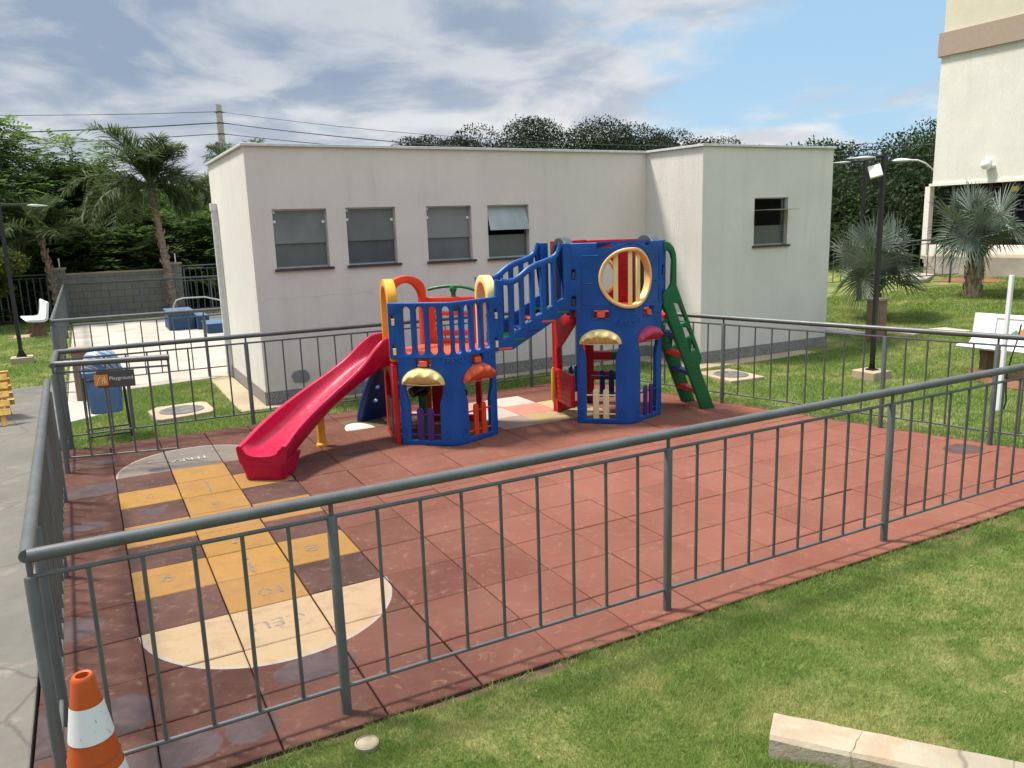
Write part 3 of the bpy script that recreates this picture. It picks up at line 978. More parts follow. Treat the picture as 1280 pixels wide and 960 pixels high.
def gate():
    h0, h1 = Vector((-0.385, 0.13, 0)), Vector((0.63, -0.14, 0))
    t = thing('railing_gate', 'open grey railing gate swung inward carrying the playground sign', 'gate', tuple(h0))
    d = (h1 - h0)
    q = lambda s, z: h0 + d * s + Vector((0, 0, z))
    r = MB(); r.tube([q(-0.02, FH - 0.03), q(1.0, FH - 0.03)], 0.030, 14); r.build('handrail', M['fence'], t)
    for z in (FH - 0.115, 0.125):
        r = MB(); r.tube([q(0, z), q(1.0, z)], 0.0105, 8); r.build('thin_rail', M['fence'], t)
    for s in (0.0, 0.2, 0.4, 0.6, 0.8, 0.985):
        r = MB(); r.tube([q(s, 0.125), q(s, FH - 0.05 if s > 0.9 else FH - 0.115)], 0.0095 if s not in (0.4,) else 0.012, 8)
        r.build('baluster', M['fence'], t)
    r = MB()
    for z in (0.22, 0.85): r.tube([q(-0.03, z), q(0.005, z)], 0.016, 10)
    r.build('hinge', M['fence'], t)
    return q, d
GQ, GD = gate()

def sign():
    d = GD.normalized(); nn = Vector((d.y, -d.x, 0))
    t = thing('playground_sign', 'dark grey Playground sign with an orange pictogram square, fixed on the open gate', 'sign', tuple(GQ(0.35, 0.80)))
    c = GQ(0.50, 0.905) + nn * 0.018
    P = lambda u, v, w: c + d * u + Vector((0, 0, v)) + nn * w
    R = Matrix(((d.x, 0, nn.x), (d.y, 0, nn.y), (0, 1, 0))).to_4x4()
    f = lambda off: (lambda q: c + R.to_3x3() @ (q + Vector(off)))
    b = MB(); b.mesh(plate(rrect(-0.165, -0.085, 0.185, 0.085, 0.006), (), 0.008, 0.0015), f((0, 0, 0.004)))
    b.build('board', flat('sign_board', (0.055, 0.053, 0.047), 0.5), t)
    b = MB(); b.mesh(plate(rrect(-0.190, -0.062, -0.062, 0.050, 0.008), (), 0.006, 0.001), f((0, 0, 0.0125)))
    sq = b.build('pictogram_square', flat('sign_orange', (0.60, 0.19, 0.012), 0.5), t)
    b = MB()
    for p0, p1 in (((-0.168, -0.045), (-0.138, 0.025)), ((-0.138, 0.025), (-0.126, 0.025)), ((-0.118, -0.042), (-0.109, 0.022)), ((-0.092, -0.042), (-0.101, 0.022)), ((-0.078, -0.042), (-0.092, 0.028)), ((-0.114, -0.008), (-0.096, -0.008))):
        b.tube([P(*p0, 0.0145), P(*p1, 0.0145)], 0.0032, 6)
    b.build('pictogram', flat('sign_white', (0.70, 0.62, 0.5), 0.5), sq)
    me = text_mesh('Playground', 0.050, 0.0015, 'LEFT')
    b = MB(); b.mesh(me, f((-0.052, 0.006, 0.006)))
    b.build('lettering', flat('sign_letter', (0.62, 0.60, 0.56), 0.5), t, smooth=False)
sign()

zero = lambda x, y: 0.0
fence('railing_fence', 'grey railing across the front of the pale court beyond the blue bin',
      [(-0.54, 5.02), (1.90, 4.98)], [0.0, 0.03, 2.16], [0, 8])
fence('railing_fence', 'long grey railing along the left side of the pale court, seen end on',
      [(-0.545, 5.02), (-0.535, 16.6)], [0.03 + 1.945 * i for i in range(6)] + [11.55], [8] * 6, post_r=0.030)
fence('railing_fence', 'grey railing across the far end of the pale court before the block wall',
      [(-0.53, 16.6), (3.6, 16.45), (9.0, 16.25)], [0.03 + 1.9 * i for i in range(6)], [8] * 5)
# ------------------------------------------------------------------ play set
Q1, Q2 = Vector((3.386, -0.692, 0)), Vector((5.436, -0.997, 0))
HEX = 0.66
def hv(Q, a, r=HEX): return Q + Vector((math.cos(rad(a)), math.sin(rad(a)), 0)) * r
def face_fn(Q, a0, a1):
    """coordinates on the hexagon face between the vertices at a0 and a1 (seen from outside: s from a0 to a1, w outward)"""
    p, q = hv(Q, a0), hv(Q, a1)
    d = (q - p).normalized()
    nn = Vector((d.y, -d.x, 0))
    if nn.dot((p + q) / 2 - Q) < 0: nn = -nn
    return (lambda c: p + d * c.x + nn * c.z + Vector((0, 0, c.y))), (q - p).length, d, nn

PLAY = thing('playground_set', 'colourful plastic play set with two blue towers, bridge, pink slide and green ladder', 'play set', (4.3, -0.9, 0))

BEND = 0.065
def panel_fn(P0):
    R = BEND / rad(30)
    def pos(u):
        if abs(u) <= BEND:
            th = u / R
            lx, ly = R * math.sin(th), R * (1 - math.cos(th))
        else:
            s = 1 if u > 0 else -1
            e = abs(u) - BEND
            lx = s * (R * math.sin(rad(30)) + e * math.cos(rad(30)))
            ly = R * (1 - math.cos(rad(30))) + e * math.sin(rad(30))
        return lx, ly
    t0, n0 = rad(-11), rad(79)
    def fn(c):
        lx, ly = pos(c.x)
        th = -11 + 30 * max(-1, min(1, c.x / BEND))
        nn = Vector((math.cos(rad(th - 90)), math.sin(rad(th - 90)), 0))
        return P0 + Vector((math.cos(t0), math.sin(t0), 0)) * lx + Vector((math.cos(n0), math.sin(n0), 0)) * ly + nn * c.z + Vector((0, 0, c.y))
    return fn
CUTS = [BEND * k / 4 for k in range(-4, 5)]

def fan_awning(fn, u, z, w, h, mat_, parent, out=0.10):
    """half-dome shade with fluted folds"""
    vs, fs = [], []
    na, nr = 40, 7
    for j in range(nr + 1):
        g = j / nr                                   # 0 at the panel rim, 1 at the lower front lip
        for i in range(na + 1):
            a = math.pi * i / na
            fl = 1 + 0.13 * math.cos(a * 11) * math.sin(g * math.pi / 2)
            rr = 1 - 0.46 * g ** 1.6
            x = math.cos(a) * w * (1 - 0.10 * g) 
            y = math.sin(a) * h * rr * (fl if g > 0 else 1)
            o_ = out * math.sin(g * math.pi / 2) * (0.35 + 0.65 * math.sin(a)) * fl
            vs.append(Vector((u + x, z + y, 0.004 + o_)))
    for j in range(nr):
        for i in range(na):
            fs.append((j * (na + 1) + i, j * (na + 1) + i + 1, (j + 1) * (na + 1) + i + 1, (j + 1) * (na + 1) + i))
    # close the underside: lip back to the base line
    k0 = nr * (na + 1)
    k = len(vs)
    for i in range(na + 1):
        a = math.pi * i / na
        vs.append(Vector((u + math.cos(a) * w * 0.9, z, 0.012)))
    for i in range(na): fs.append((k0 + i, k0 + i + 1, k + i + 1, k + i))
    mb = MB().add([fn(q) for q in vs], fs)
    rim = [fn(Vector((u + math.cos(a) * w, z + math.sin(a) * h, 0.006))) for a in np.linspace(0, math.pi, 30)]
    mb.tube(rim, 0.007, 6)
    mb.tube([fn(Vector((u - w, z, 0.006))), fn(Vector((u - w * .5, z - .004, 0.03))), fn(Vector((u, z - .006, 0.045))), fn(Vector((u + w * .5, z - .004, 0.03))), fn(Vector((u + w, z, 0.006)))], 0.007, 6)
    mb.build('awning', mat_, parent, ang=60)

def picket_gate(fn, u, z0, mat_, parent, hw=0.175, w0=-0.02):
    mb = MB()
    for zz in (z0 + 0.05, z0 + 0.27):
        mb.tube([fn(Vector((u - hw, zz, w0))), fn(Vector((u + hw, zz, w0)))], 0.010, 8)
    for du in (-0.058, 0.058):
        mb.mesh(plate(arc(u + du, z0 + 0.315, 0.034, 0.034, 0, 180, 8) + [(u + du - 0.034, z0 - 0.005), (u + du + 0.034, z0 - 0.005)], (), 0.022, 0.004),
                lambda q: fn(Vector((q.x, q.y, q.z + w0 + 0.022))))
        for zz in (z0 + 0.05, z0 + 0.27):
            mb.lathe([(0.0, -0.004), (0.008, -0.002), (0.008, 0.004), (0.0, 0.007)], tuple(fn(Vector((u + du, zz, w0 + 0.025)))), 8)
    mb.build('picket_gate', mat_, parent)

def trim_frame(fn, poly, parent, r=0.0035, closed=True):
    pts = [fn(Vector((x, y, 0.001))) for x, y in poly]
    if closed: pts.append(pts[0])
    return pts, r

PALE_BLUE = plastic('pale_blue_plastic', (0.022, 0.125, 0.42))  # paler than the panel blue, so the raised word reads
def blue_panel(P0, H, F, op_top, waist, aw_z, rec, ring, slots, gate_m, aw_m, clip_m, clip_z, word_z, notches):
    fn = panel_fn(P0)
    w, W2 = 0.622, 0.705
    top = [(W2, H)] + [p for n_ in notches for p in ((n_[1], H), (n_[1], H - n_[2]), (n_[0], H - n_[2]), (n_[0], H))] + [(-W2, H)]
    out = [(-w, 0.0), (w, 0.0), (w, F), (W2, F + 0.01)] + top + [(-W2, F + 0.01), (-w, F)]
    holes = []
    for s in (-1, 1):
        c = s * 0.345
        a, b = 0.168, 0.208
        holes.append([(c - a, 0.058), (c + a, 0.058), (c + a, waist - 0.05), (c + a + 0.012, waist), (c + b - 0.01, waist + 0.05), (c + b, waist + 0.10), (c + b, op_top), (c - b, op_top), (c - b, waist + 0.10), (c - b + 0.01, waist + 0.05), (c - a - 0.012, waist), (c - a, waist - 0.05)])
        holes.append(rrect(s * 0.335 - 0.085, rec[0], s * 0.335 + 0.085, rec[1], 0.012))
        for zc in clip_z: holes.append(rrect(s * 0.645 - 0.022, zc - 0.055, s * 0.645 + 0.022, zc + 0.055, 0.006, 2))
    if slots:
        for k in range(8): holes.append(slot(-0.4988 + 0.1425 * k, 0.985, 1.493, 0.087))
    if ring:
        holes.append(arc(-0.0, ring[0], ring[1], ring[2], 0, 352.5, 47))
    me = plate(out, holes, 0.055, 0.010, CUTS)
    mb = MB(); mb.mesh(me, fn)
    # moulded ridges
    def ridge(poly, closed=True, r=0.0055):
        mb.tube([fn(Vector((x, y, 0.0015))) for x, y in (poly + poly[:1] if closed else poly)], r, 6)
    for s in (-1, 1):
        ridge(rrect(s * 0.345 - 0.19, 0.030, s * 0.345 + 0.19, 0.046, 0.006), True, 0.003)
        ridge(rrect(s * 0.335 - 0.105, rec[0] - 0.018, s * 0.335 + 0.105, rec[1] + 0.018, 0.012))
        ridge(arc(s * 0.58, 0.125, 0.024, 0.05, 0, 180, 8) + [(s * 0.58 - 0.024, 0.085), (s * 0.58 + 0.024, 0.085)])
        ridge(arc(s * 0.105, 0.125, 0.024, 0.05, 0, 180, 8) + [(s * 0.105 - 0.024, 0.085), (s * 0.105 + 0.024, 0.085)])
    ridge(rrect(-0.15, word_z - 0.042, 0.15, word_z + 0.042, 0.035, 6))
    if ring:
        for s in (-1, 1):
            ridge([(s * 0.36, 1.93), (s * 0.55, 1.93), (s * 0.55, 1.62), (s * 0.42, 1.62)], False)
            ridge([(s * 0.55, 1.58), (s * 0.55, 1.38), (s * 0.22, 1.38)], False)
        ridge(arc(0, ring[0], ring[1] + 0.075, ring[2] + 0.07, 30, 150, 20), False, 0.0035)
    else:
        for s in (-1, 1): ridge(arc(s * 0.575, 0.86, 0.028, 0.05, 0, 180, 8), False, 0.003)
    p = mb.build('front_panel', M['blue'], PLAY)
    p['label'] = ('low blue front panel with upright slots' if slots else 'tall blue front panel with a round porthole')
    for s, am in zip((-1, 1), aw_m): fan_awning(fn, s * 0.345, aw_z[0], 0.235, aw_z[1] - aw_z[0], am, p)
    for s, gm in zip((-1, 1), gate_m): picket_gate(fn, s * 0.345, 0.065, gm, p)
    for s in (-1, 1):
        mb = MB()
        c = s * 0.335
        mb.add([fn(Vector((c + a, rec[0] + 0.004 + b, q))) for a in (-0.045, 0.045) for b in (0, 0.062) for q in (-0.05, 0.022 - b * 0.2)],
               [(0, 1, 3, 2), (4, 6, 7, 5), (0, 4, 5, 1), (2, 3, 7, 6), (0, 2, 6, 4), (1, 5, 7, 3)])
        mb.build('floor_lug', M['coral'], p, bevel=0.006)
    for s in (-1, 1):
        for zc in clip_z:
            mb = MB()
            mb.add([fn(Vector((s * 0.645 + a, zc - 0.05 + b, q))) for a in (-0.017, 0.017) for b in (0, 0.072) for q in (-0.03, 0.007)],
                   [(0, 1, 3, 2), (4, 6, 7, 5), (0, 4, 5, 1), (2, 3, 7, 6), (0, 2, 6, 4), (1, 5, 7, 3)])
            mb.build('clip', clip_m, p, bevel=0.003)
    me = text_mesh('FRESO', 0.078, 0.011, 'CENTER', CUTS)
    mb = MB(); mb.mesh(me, lambda q: fn(Vector((q.x, q.y + word_z, q.z + 0.002))))
    mb.build('lettering', PALE_BLUE, p, smooth=False)
    if ring:
        zc, ru, rz = ring
        mb = MB()
        prof = [(0.0, -0.045), (0.0, 0.03), (0.008, 0.036), (0.028, 0.036), (0.036, 0.028), (0.036, -0.012), (0.036, -0.045)]
        na = 64
        vs, fs = [], []
        for i in range(na):
            a = 2 * math.pi * i / na
            for dr, wv in prof:
                rr = dr - 0.014
                vs.append(fn(Vector(((ru + rr) * math.cos(a), zc + (rz + rr) * math.sin(a), wv))))
        k = len(prof)
        for i in range(na):
            for j in range(k):
                fs.append((i * k + j, ((i + 1) % na) * k + j, ((i + 1) % na) * k + (j + 1) % k, i * k + (j + 1) % k))
        mb.add(vs, fs)
        rg = mb.build('porthole_ring', M['ringcream'], p, ang=50)
        for u in (-0.17, 0.0, 0.15):
            e = rz * math.sqrt(1 - (u / ru) ** 2)
            b = MB()
            b.mesh(plate(rrect(u - 0.027, zc - e - 0.01, u + 0.027, zc + e + 0.01, 0.004, 2), (), 0.03, 0.006, CUTS), lambda q: fn(Vector((q.x, q.y, q.z - 0.005))))
            b.build('bar', M['cream'], rg)
    return p

P1 = Vector((3.262, -1.330, 0)); P2 = Vector((5.315, -1.640, 0))
blue_panel(P1, 1.535, 0.932, 0.70, 0.49, (0.672, 0.842), (0.855, 0.942), None, True, (M['purple'], M['orange']), (M['cream'], M['coral']), M['ivory'], (1.345, 1.03), 0.925, ())
blue_panel(P2, 2.072, 1.317, 0.955, 0.82, (0.940, 1.098), (1.232, 1.322), (1.675, 0.335, 0.315), False, (M['ivory'], M['purple']), (M['cream'], M['rose']), M['greyp'], (1.725, 1.425), 1.178, ((-0.37, -0.215, 0.058), (0.275, 0.35, 0.042)))

# floors
def deck(Q, z, mat_):
    mb = MB(); mb.prism([tuple(hv(Q, a, 0.62))[:2] for a in (199, 259, 319, 19, 79, 139)], z - 0.07, z)
    mb.build('platform', mat_, PLAY, smooth=False, bevel=0.012)
deck(Q1, 0.945, M['coral'])
deck(Q2, 1.30, M['red'])

# arches at the slide, bridge and ladder openings
def arch(Q, a0, a1, z0, z1, mat_, leg=0.075, thick=0.11, w0=0.03, rtop=0.22, inset=0.05, hi=None):
    fn, L, d, nn = face_fn(Q, a0, a1)
    x0, x1 = inset, L - inset
    cx = (x0 + x1) / 2; rx = (x1 - x0) / 2
    out = [(x0, z0), (x0 + leg, z0)]
    ix = rx - leg
    inner = arc(cx, z1 - 0.085 - rtop, ix, rtop, 180, 0, 16)
    out += inner + [(x1 - leg, z0), (x1, z0)]
    out += arc(cx, z1 - rtop, rx, rtop, 0, 180, 18)
    mb = MB(); mb.mesh(plate(out, (), thick, 0.014), lambda q: fn(Vector((q.x, q.y, q.z + w0))))
    return mb.build('entry_arch', mat_, PLAY)
arch(Q1, 199, 139, 0.90, 1.765, M['yellow'])
o = arch(Q1, 19, 319, 0.90, 1.755, M['cream'])
o = arch(Q1, 139, 79, 0.0, 1.765, M['orange'], leg=0.085, thick=0.07, inset=0.03, rtop=0.20)
o['label'] = 'orange entry arch above the climbing wall'
arch(Q2, 199, 139, 1.25, 2.135, M['greyp'])
arch(Q2, 19, 319, 1.25, 2.135, M['greyp'])

# orange back rail of the low tower with a green handle bar on it
fn, L, d, nn = face_fn(Q1, 79, 19)
mb = MB()
mb.mesh(plate([(0.0, 0.90), (L, 0.90), (L, 1.49), (0.0, 1.49)], [rrect(0.10, 1.32, L - 0.10, 1.395, .01, 2), rrect(0.10, 1.10, L - 0.10, 1.27, .01, 2), rrect(0.10, 1.0, L - 0.10, 1.03, .01, 2)], 0.06, 0.01), lambda q: fn(Vector((q.x, q.y, q.z + 0.02))))
bk = mb.build('back_rail', M['orange'], PLAY)
mb = MB()
mb.tube([fn(Vector((x, z, -0.01))) for x, z in ((0.03, 1.578), (0.10, 1.595), (0.22, 1.612), (0.33, 1.616), (0.44, 1.610), (0.54, 1.588), (0.63, 1.555))], 0.019, 10)
mb.tube([fn(Vector((0.34, z, -0.01))) for z in (1.60, 1.55, 1.49, 1.40)], [0.036, 0.028, 0.026, 0.030], 10)
mb.lathe([(0.03, -0.04), (0.042, -0.02), (0.042, 0.02), (0.03, 0.04)], tuple(fn(Vector((0.34, 1.585, -0.01)))), 14)
mb.build('handle_bar', M['green'], PLAY)
mb = MB(); mb.mesh(plate(arc(0.34, 1.41, 0.075, 0.09, 0, 180, 10) + [(0.27, 1.36), (0.34, 1.30), (0.41, 1.36)], (), 0.05, 0.01), lambda q: fn(Vector((q.x, q.y, q.z + 0.05))))
mb.build('handle_mount', M['green'], PLAY)

# lower back panels of the low tower
mb = MB()
mb.mesh(plate([(0.02, 0), (L - 0.02, 0), (L - 0.02, 0.88), (0.02, 0.88)], [[(0.36, 0.07), (L - 0.09, 0.07), (L - 0.09, 0.62)] + arc((L + 0.27) / 2, 0.62, (L - 0.45) / 2, 0.12, 0, 180, 10)], 0.06, 0.01), lambda q: fn(Vector((q.x, q.y, q.z + 0.02))))
mb.build('lower_panel', M['red'], PLAY)
fnl, Ll, _, _ = face_fn(Q1, 199, 139)
mb = MB(); mb.mesh(plate([(0.0, 0), (Ll, 0), (Ll, 0.87), (0.0, 0.87)], [[(0.17, 0.07), (Ll - 0.10, 0.07), (Ll - 0.10, 0.60)] + arc((Ll + 0.07) / 2, 0.60, (Ll - 0.27) / 2, 0.16, 0, 180, 10)], 0.06, 0.01), lambda q: fnl(Vector((q.x, q.y, q.z + 0.03))))
lp = mb.build('lower_panel', M['red'], PLAY)
for k, (s, mm) in enumerate(((0.215, M['green']), (0.30, M['green']), (0.165, M['rose']), (0.36, M['rose']))):
    b = MB(); b.mesh(plate(arc(s, 0.46, 0.022, 0.022, 0, 180, 6) + [(s - 0.022, 0.08), (s + 0.022, 0.08)], (), 0.025, 0.005), lambda q: fnl(Vector((q.x, q.y, q.z + 0.045))))
    b.build('picket', mm, lp)
# play telescope inside the low tower
mb = MB()
pc = Q1 + Vector((-0.22, 0.06, 0))
mb.lathe([(0.09, 0.0), (0.085, 0.03), (0.055, 0.08), (0.045, 0.30), (0.052, 0.46), (0.03, 0.50)], tuple(pc), 18)
ped = mb.build('toy_pedestal', M['green'], PLAY)
mb = MB(); mb.tube([pc + Vector((-0.14, -0.02, 0.49)), pc + Vector((0.02, 0.0, 0.54)), pc + Vector((0.24, 0.03, 0.63))], [0.06, 0.05, 0.035], 14)
mb.lathe([(0.075, -0.01), (0.08, 0.03), (0.05, 0.045)], tuple(pc + Vector((0, 0, 0.46))), 16)
mb.build('toy_telescope', M['black'], ped)
mb = MB()
for du, zz, rr in ((0.44, 0.60, 0.075), (0.42, 0.36, 0.06)):
    c = fn(Vector((du, zz, -0.07)))
    mb.tube([c, c + Vector((-0.03, -0.06, 0.0))], rr, 16)
mb.build('toy_dial', M['navy'], PLAY)

# climbing wall behind the slide
fn109, L109, d109, n109 = face_fn(Q1, 139, 79)
prof = [(-0.02, 0.93), (0.06, 0.925), (0.16, 0.86), (0.32, 0.70), (0.47, 0.50), (0.60, 0.28), (0.68, 0.10), (0.70, 0.0)]
ds = [0]
for a, b in zip(prof[:-1], prof[1:]): ds.append(ds[-1] + math.hypot(b[0] - a[0], b[1] - a[1]))
TL = ds[-1]
def wall_map(q):
    t = min(max(q.y, 0), TL)
    o_, z = interp(t, ds, [p[0] for p in prof]), interp(t, ds, [p[1] for p in prof])
    e = 0.02
    o2, z2 = interp(min(t + e, TL), ds, [p[0] for p in prof]), interp(min(t + e, TL), ds, [p[1] for p in prof])
    o1, z1 = interp(max(t - e, 0), ds, [p[0] for p in prof]), interp(max(t - e, 0), ds, [p[1] for p in prof])
    tx, tz = o2 - o1, z2 - z1
    l = math.hypot(tx, tz) or 1
    nx, nz = -tz / l, tx / l
    return fn109(Vector((q.x, z + nz * q.z, o_ + nx * q.z)))
holes = []
for k, t in enumerate((0.22, 0.46, 0.70, 0.92)):
    for s in ((0.22, 0.46) if k % 2 else (0.18, 0.36, 0.50)):
        holes.append(arc(s, t, 0.045, 0.04, 0, 360 - 24, 9))
me = plate(rrect(0.06, 0.0, L109 - 0.06, TL, 0.03), holes, 0.09, 0.012)
bmx = bmesh.new(); bmx.from_mesh(me)
for i in range(1, 22): bmesh.ops.bisect_plane(bmx, geom=bmx.verts[:] + bmx.edges[:] + bmx.faces[:], plane_co=(0, TL * i / 22, 0), plane_no=(0, 1, 0))
bmx.to_mesh(me); bmx.free()
mb = MB(); mb.mesh(me, wall_map)
for s in (0.075, L109 - 0.075):
    mb.tube([wall_map(Vector((s, TL * i / 20, -0.04))) for i in range(21)], 0.05, 10)
mb.build('climbing_wall', M['navy'], PLAY)

# pink slide, curving to the left front
def slide():
    Pa, Pb, Pc = Vector((2.905, -0.475, 0)), Vector((1.93, -0.375, 0)), Vector((1.235, -1.37, 0))
    ts = [0, .06, .12, .19, .25, .375, .5, .62, .75, .88, 1.0]
    rail = [1.145, 1.165, 1.115, 0.985, 0.885, 0.755, 0.655, 0.568, 0.488, 0.405, 0.325]
    tro = [0.945, 0.935, 0.895, 0.83, 0.77, 0.63, 0.515, 0.405, 0.318, 0.255, 0.235]
    bot = [0.855, 0.84, 0.80, 0.745, 0.69, 0.585, 0.48, 0.375, 0.275, 0.185, 0.135]
    n = 60
    vs, fs = [], []
    def smooth_i(t, ys):
        return sum(np.interp(min(max(t + e, 0), 1), ts, ys) for e in (-0.05, -0.025, 0, 0.025, 0.05)) / 5
    for i in range(n + 1):
        t = i / n
        c = Pa * (1 - t) ** 2 + Pb * 2 * t * (1 - t) + Pc * t * t
        T = ((Pb - Pa) * (1 - t) + (Pc - Pb) * t).normalized()
        nn = Vector((-T.y, T.x, 0))
        zr, zt, zb = smooth_i(t, rail), smooth_i(t, tro), smooth_i(t, bot)
        fl = 1 + 0.03 * float(sstep(0.86, 1.0, t))
        w = 0.235 * fl
        b = 0.185 - 0.0 * t
        prof = [(-b, zb), (-w * 0.93, zb + 0.03), (-w - 0.006, zr - 0.055), (-w - 0.010, zr - 0.028), (-w + 0.002, zr - 0.006), (-w + 0.022, zr), (-w + 0.042, zr - 0.008), (-w + 0.052, zr - 0.03),
                (-w * 0.74, zt + 0.07), (-w * 0.60, zt + 0.022), (-w * 0.35, zt + 0.004), (0, zt)]
        prof = prof + [(-a, z) for a, z in prof[:-1][::-1]]
        for a, z in prof:
            # the lower lip dips in the middle
            vs.append(c + nn * a + T * (0.03 * (1 - (a / 0.25) ** 2) * float(sstep(0.93, 1, t))) + Vector((0, 0, z)))
    k = len(prof)
    for i in range(n):
        for j in range(k):
            fs.append((i * k + j, (i + 1) * k + j, (i + 1) * k + (j + 1) % k, i * k + (j + 1) % k))
    fs.append(tuple(range(k)))
    fs.append(tuple(n * k + j for j in range(k)))
    mb = MB().add(vs, fs)
    # foot below the lip, tapering to the ground
    c = Pc; T = (Pc - Pb).normalized(); nn = Vector((-T.y, T.x, 0))
    def ringpts(hw, f0, f1, z): return [c + nn * a + T * f + Vector((0, 0, z)) for a, f in ((-hw, f0), (-hw, f1 - 0.03), (-hw + 0.03, f1), (hw - 0.03, f1), (hw, f1 - 0.03), (hw, f0))]
    R_ = [ringpts(0.235, -0.36, 0.01, 0.20), ringpts(0.225, -0.36, 0.012, 0.15), ringpts(0.200, -0.32, 0.0, 0.06), ringpts(0.192, -0.31, -0.01, 0.004)]
    vs = [q for r_ in R_ for q in r_]
    fs = []
    for i in range(3):
        for j in range(6): fs.append((i * 6 + j, i * 6 + (j + 1) % 6, (i + 1) * 6 + (j + 1) % 6, (i + 1) * 6 + j))
    fs += [tuple(range(6)), tuple(range(18, 24))]
    mb.add(vs, fs)
    s = mb.build('slide', M['pink'], PLAY, ang=42)
    lg = MB()
    lg.lathe([(0.062, 0.0), (0.062, 0.025), (0.045, 0.045), (0.043, 0.36), (0.05, 0.46)], (2.03, -0.48, 0), 20)
    lg.build('slide_leg', M['yellow'], PLAY)
slide()

# bridge with stair treads between the towers
def bridge():
    a, b = hv(Q1, 319), hv(Q2, 199)
    d = (b - a).normalized(); L = (b - a).length
    nn = Vector((d.y, -d.x, 0))
    top = [(0.0, 1.722), (0.08, 1.705), (0.16, 1.692), (0.23, 1.70), (0.30, 1.738), (0.36, 1.782), (0.42, 1.823), (0.50, 1.86), (0.60, 1.888), (0.69, 1.918), (0.74, 1.945), (0.775, 1.985), (0.795, 2.04), (0.81, 2.076)]
    tx, tz = [p[0] for p in top], [p[1] for p in top]
    out = [(0.0, 0.935), (0.19, 0.935), (L, 1.335), (L, 2.074)] + top[::-1]
    holes = []
    for k in range(6):
        x0 = 0.082 + 0.1318 * k; x1 = x0 + 0.076
        zb0, zb1 = 1.052 + 0.562 * (x0 - 0.08), 1.052 + 0.562 * (x1 - 0.08)
        holes.append([(x0, zb0), (x1, zb1), (x1, np.interp(x1, tx, tz) - 0.05), ((x0 + x1) / 2, np.interp((x0 + x1) / 2, tx, tz) - 0.046), (x0, np.interp(x0, tx, tz) - 0.05)])
    for off in (0.0, -0.60):
        mb = MB(); mb.mesh(plate(out, holes, 0.05, 0.010), lambda q: a + d * q.x + nn * (q.z + off) + Vector((0, 0, q.y)))
        mb.tube([a + d * x + nn * (off - 0.025) + Vector((0, 0, z)) for x, z in top[1:]], 0.026, 8)
        mb.build('bridge_side', M['blue'], PLAY)
    cols = [M['coral'], M['green'], M['navy'], M['coral'], M['green']]
    for k, m_ in enumerate(cols):
        x = 0.095 + 0.18 * k
        z = 0.955 + 0.088 * k
        mb = MB(); M4 = Matrix.Translation(a + d * x - nn * 0.325 + Vector((0, 0, z))) @ Matrix.Rotation(math.atan2(d.y, d.x), 4, 'Z')
        mb.box(None, (0.17, 0.656, 0.026), M4=M4)
        mb.build('bridge_tread', m_, PLAY, smooth=False, bevel=0.006)
bridge()

# lower parts under the tall tower
fn, L, d, nn = face_fn(Q2, 139, 79)
mb = MB()
mb.mesh(plate([(0.0, 0), (L, 0), (L, 1.27), (0.0, 1.27)], [[(0.115, 0.07), (L - 0.115, 0.07), (L - 0.115, 0.60), (L - 0.085, 0.70), (L - 0.085, 0.90)] + arc(L / 2, 0.90, L / 2 - 0.085, 0.26, 0, 180, 12) + [(0.085, 0.70), (0.115, 0.60)]], 0.075, 0.01), lambda q: fn(Vector((q.x, q.y, q.z + 0.02))))
mb.build('lower_panel', M['red'], PLAY)
mb = MB()
mb.mesh(plate([(0.0, 1.26), (L, 1.26), (L, 2.088), (0.0, 2.088)], (), 0.06, 0.01), lambda q: fn(Vector((q.x, q.y, q.z + 0.02))))
up = mb.build('upper_panel', M['red'], PLAY)
fn49, L49, _, _ = face_fn(Q2, 79, 19)
mb = MB(); mb.mesh(plate([(0.0, 1.26), (L49, 1.26), (L49, 2.082), (0.0, 2.082)], [arc(0.215, 1.63, 0.175, 0.225, 0, 350, 30)], 0.06, 0.01), lambda q: fn49(Vector((q.x, q.y, q.z + 0.02))))
for poly in (rrect(0.43, 1.38, L49 - 0.04, 1.95, 0.03), rrect(0.46, 1.62, L49 - 0.08, 1.7, 0.02)):
    mb.tube([fn49(Vector((x, y, -0.042))) for x, y in poly + poly[:1]], 0.006, 6)
u2 = mb.build('upper_panel', M['red'], PLAY)
mb = MB(); mb.tube([fn49(Vector((0.215 + 0.175 * math.cos(a), 1.63 + 0.225 * math.sin(a), -0.02))) for a in np.linspace(0, 2 * math.pi, 41)], 0.03, 8, cap=False)
mb.build('porthole_ring', M['ringcream'], u2)
mb = MB()
mb.mesh(plate([(0.0, 0), (0.10, 0), (0.10, 1.20), (L49 - 0.09, 1.20), (L49 - 0.09, 0), (L49, 0), (L49, 1.27), (0, 1.27)], (), 0.07, 0.01), lambda q: fn49(Vector((q.x, q.y, q.z + 0.02))))
mb.build('lower_panel', M['red'], PLAY)
for zz in (0.36, 0.62):
    for s0, s1, mm in ((0.10, 0.34, M['red']), (0.34, L49 - 0.09, M['green'])):
        mb = MB(); mb.tube([fn49(Vector((s0, zz, -0.02))), fn49(Vector((s1, zz, -0.02)))], 0.062, 16)
        mb.build('roller', mm, PLAY)
picket_gate(fn49, 0.28, 0.10, M['navy'], PLAY, 0.20, -0.14)
picket_gate(lambda q: fn(q), 0.38, 0.18, M['navy'], PLAY, 0.19, -0.02)
